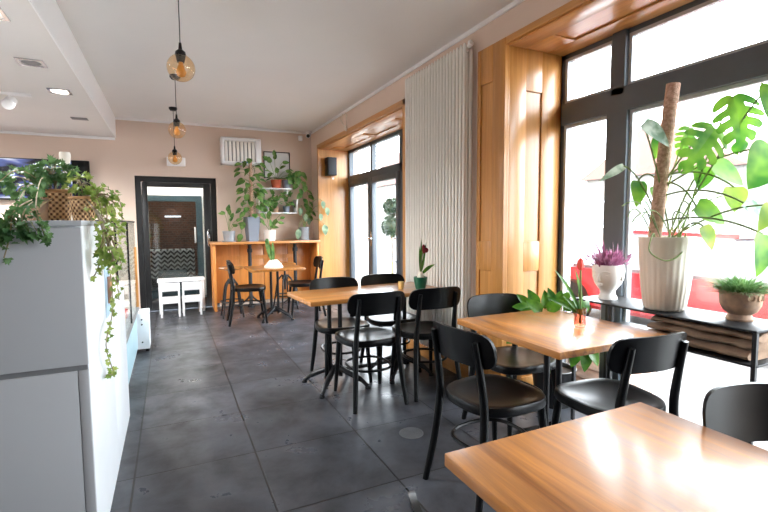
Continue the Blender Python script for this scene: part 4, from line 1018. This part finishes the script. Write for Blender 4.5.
# head planter
hx = V((2.475, 1.955, SHZ))
t = thing('head_planter', 'white ceramic head planter with purple heather on the plant stand', 'planter', hx, math.radians(-82))
t.scale = (1.1, 1.1, 1.08)
q = MB(); q.lathe([(.001, 0), (.05, 0), (.05, .012), (.040, .03), (.040, .05), (.052, .065), (.072, .09), (.083, .13), (.085, .165), (.082, .20), (.076, .20), (.072, .17), (.001, .17)], n=36)
for v in q.bm.verts:                                       # face side towards -Y: chin, brow, cheeks
    z = v.co.z; a = math.atan2(v.co.x, -v.co.y)
    if .06 < z < .2 and v.co.length > .05:
        f_ = math.exp(-(a/.55)**2); v.co.y -= f_*(.012*math.exp(-((z-.075)/.014)**2) + .006*math.exp(-((z-.165)/.02)**2)) - f_*.004*math.exp(-((z-.145)/.01)**2)
        v.co.x *= 1-.06*math.exp(-((z-.09)/.03)**2)
q.tube([(0, -.082, .155), (0, -.094, .13), (0, -.098, .118), (0, -.084, .110)], [.006, .009, .012, .006], 10)
for z in (.094, .086): q.ball((0, -.081, z), .016, (1.1, .45, .32))
for s in (-1, 1):
    q.ball((s*.03, -.074, .142), .012, (1.2, .5, .5)); q.ball((s*.083, 0, .13), .016, (.4, .8, 1.2)); q.tube([(s*.012, -.087, .160), (s*.03, -.082, .166), (s*.05, -.070, .160)], .005, 8)
solid(q).build('head', m_headc, t, ang=60)
q = MB()
for i in range(420):
    a = rnd.uniform(0, 2*PI); rr = rnd.uniform(.0, .07); p = V((rr*math.cos(a), rr*math.sin(a), .18)); d = V((rr*math.cos(a)*6, rr*math.sin(a)*6, 1))+rv(.35)
    q.leaf(p+d.normalized()*rnd.uniform(0, .07), d+rv(.5), rv(), rnd.uniform(.025, .055), .009, nt_=3)
for i in range(10): a = rnd.uniform(0, 2*PI); q.leaf((.03*math.cos(a), .03*math.sin(a), .2), V((.3*math.cos(a), .3*math.sin(a), 1)), rv(), rnd.uniform(.1, .15), .014, nt_=4)
q.build('heather', m_heather, t)
# grass bowl
t = thing('grass_bowl', 'footed clay bowl of fine grassy plant on the plant stand', 'plant', (2.52, 1.245, SHZ))
q = MB(); q.lathe([(.001, 0), (.055, 0), (.058, .008), (.05, .022), (.048, .03), (.068, .045), (.083, .075), (.088, .125), (.088, .145), (.080, .145), (.078, .12), (.001, .12)], n=32); solid(q).build('bowl', m_clay, t, ang=50)
q = MB()
for k in range(3): a = -2.2+k*.55; q.tube([(.088*math.cos(a)+.016*math.cos(b__)*-math.sin(a), .088*math.sin(a)+.016*math.cos(b__)*math.cos(a), .118+.016*math.sin(b__)) for b__ in [2*PI*j/14 for j in range(14)]], .003, 6, closed=True)
q.build('relief_ring', m_clay, t)
q = MB()
for i in range(1000):
    a = rnd.uniform(0, 2*PI); rr = rnd.uniform(0, .075); o_ = V((math.cos(a), math.sin(a), 0)); e_ = rnd.uniform(.05, .115)
    q.leaf(o_*rr+V((0, 0, .13)), o_*(.2+rr*9)+V((0, 0, rnd.uniform(.3, 1.6))), V((0, 0, 1))+rv(.4), e_, .0045, droop=.5, nt_=4)
q.build('grass', m_grass, t)
# folded sackcloth
for k, (z, w_, lb) in enumerate(((.642, .10, 'folded brown sackcloth at the bottom of pile on lower tier'), (.694, .09, 'folded brown sackcloth in the middle of pile on lower tier'), (.738, .075, 'rumpled brown sackcloth on top of pile under the cream pot'))):
    q = MB(); n1, n2 = 26, 10; h = .048-.004*k
    def fc(u, v, k=k, w_=w_, z=z, h=h):
        a = v*2*PI; y = 1.12+u*.5-.02*k; bulge = 1+.12*math.sin(u*9+k*2)+.06*math.sin(u*23+k)
        wob = noise.noise(V((u*7, a*1.1+k*9, k*3.1)))*.016
        return V((2.47+wob+.12*math.copysign(abs(math.cos(a))**.7, math.cos(a))*(1+.04*math.sin(u*14+k)), y, z+h/2+(wob*.7 if math.sin(a) > .2 else 0)+h/2*math.copysign(abs(math.sin(a))**.8, math.sin(a))*(1 if math.sin(a) < 0 else bulge*.92)))
    G = [[q.bm.verts.new(fc(i/n1, j/18)) for j in range(18)] for i in range(n1+1)]
    for i in range(n1):
        for j in range(18): q.bm.faces.new((G[i][j], G[i][(j+1) % 18], G[i+1][(j+1) % 18], G[i+1][j]))
    q.bm.faces.new(G[0]); q.bm.faces.new(G[-1][::-1])
    tag(solid(q).build('folded_sackcloth', m_burlap, org=(2.47, 1.36, z)), lb, 'cloth', 'folded sackcloths')
# leafy floor plant in the corner
fx = V((2.42, 2.33, 0))
t = thing('fiddle_leaf_plant', 'broad glossy leaved plant in the corner behind tulip table', 'plant', fx)
pot(t, .15, .26, m_doorblk)
q, s_ = MB(), MB()
for (x, y, d, (dx, dy), L) in ((545, 306, 2.95, (.1, 1), .12), (536, 305, 2.98, (-.4, .9), .13), (556, 305, 2.95, (.4, 1), .12), (530, 309, 2.95, (-1, .35), .13), (566, 308, 2.9, (.8, .5), .11), (550, 309, 2.85, (.6, .5), .12), (540, 311, 2.85, (-.5, .5), .13), (552, 300, 2.95, (-.2, 1), .10), (526, 303, 3.0, (-.7, .9), .10), (562, 301, 2.95, (.8, .9), .10), (534, 313, 2.9, (-.9, .1), .12),
    (583, 348, 2.75, (.3, -1), .14), (576, 350, 2.8, (-.2, -1), .13), (590, 350, 2.72, (.7, -.9), .13), (585, 352, 2.72, (.1, -1), .14), (535, 345, 2.95, (-.7, -.6), .12), (560, 325, 2.85, (.2, -.3), .13), (520, 335, 2.95, (-.9, -.4), .12), (571, 340, 2.85, (.9, -.3), .12)):
    b_ = at(x, y, d)-fx; b_.x = min(b_.x, .22); b_.y = min(b_.y, .2)
    s_.tube(bez((rnd.uniform(-.04, .04), rnd.uniform(-.04, .04), .23), (b_.x*.3, b_.y*.3, b_.z*.75+.1), b_, 8), .006, 6)
    dv = (rgt*dx+upv*dy-fwd*.2).normalized(); q.leaf(b_-dv*.02, dv, (-fwd+upv*.5+rv(.3)), L, L*.62, droop=.3, fold=.25, nt_=8)
s_.build('stem', m_stem, t); q.build('foliage', m_fig, t)

# ------------------------------------------------------------------ floor plates
m_plate = mat('satin steel', (128, 130, 134), .4, metal=.4)
for (x, y, R, lb) in ((1.29, 2.36, .075, 'round ringed floor plate set in the tiles beside aisle chair'), (1.15, 3.55, .05, 'small round steel floor plate under the long table')):
    q = MB()
    for k in range(5):
        a = R*(1-k*.2); q.lathe([(a, .0), (a, .002), (a-R*.09, .002), (a-R*.09, 0)], n=36)
    t = tag(q.build('floor_plate', m_plate, org=None), lb, 'plate'); t.location = (x, y, 0.0005)

# ------------------------------------------------------------------ light
w = bpy.data.worlds.new('sky'); sc.world = w; w.use_nodes = True
bg = w.node_tree.nodes['Background']; bg.inputs['Color'].default_value = (.86, .94, 1, 1); bg.inputs['Strength'].default_value = 15.0
def portal(name, loc, rot, sx, sy):
    l = bpy.data.lights.new(name, 'AREA'); l.shape = 'RECTANGLE'; l.size = sx; l.size_y = sy; l.cycles.is_portal = True
    o = bpy.data.objects.new(name, l); COL.objects.link(o); o.location = loc; o.rotation_euler = rot; return o
portal('daylight_portal', (XW+.12, .8, 1.26), (0, PI/2, 0), 2.5, 3.7)
portal('daylight_portal', (XW2+.12, 5.5, 1.22), (0, PI/2, 0), 2.4, 2.9)
def lamp(name, kind, loc, e, col=(1, .93, .84), size=.05, **k):
    l = bpy.data.lights.new(name, kind); l.energy = e; l.color = col; l.shadow_soft_size = size
    for a_, v_ in k.items(): setattr(l, a_, v_)
    o = bpy.data.objects.new(name, l); COL.objects.link(o); o.location = loc; return o
for x, y in ((-.85, 5.03), (-.90, 3.33), (-2.2, 6.2), (-2.2, 4.9), (-2.2, 3.6), (-2.2, 2.3)):  # first two sit in real downlights, the rest are added fill
    lamp('downlight_and_fill_lamp', 'SPOT', (x, y, SZ-.03), 180, (.96, .98, 1), .06, spot_size=2.9, spot_blend=.6)
    if x < -1: recessed_fill(x, y)
lamp('vestibule_lamp', 'POINT', (.1, 8.2, 2.4), 45, (1, .97, .94), .1)
lamp('vestibule_lamp', 'POINT', (.3, 10.6, 2.3), 16, (1, .9, .8), .1)

vs = sc.view_settings; vs.view_transform = 'Standard'; vs.look = 'None'; vs.gamma = 1; vs.use_curve_mapping = False; vs.exposure = 0.45
cy_ = sc.cycles; cy_.max_bounces = 10; cy_.diffuse_bounces = 6; cy_.glossy_bounces = 4; cy_.transparent_max_bounces = 24; cy_.sample_clamp_indirect = 8; cy_.caustics_reflective = False; cy_.caustics_refractive = False
cy_.use_denoising = True
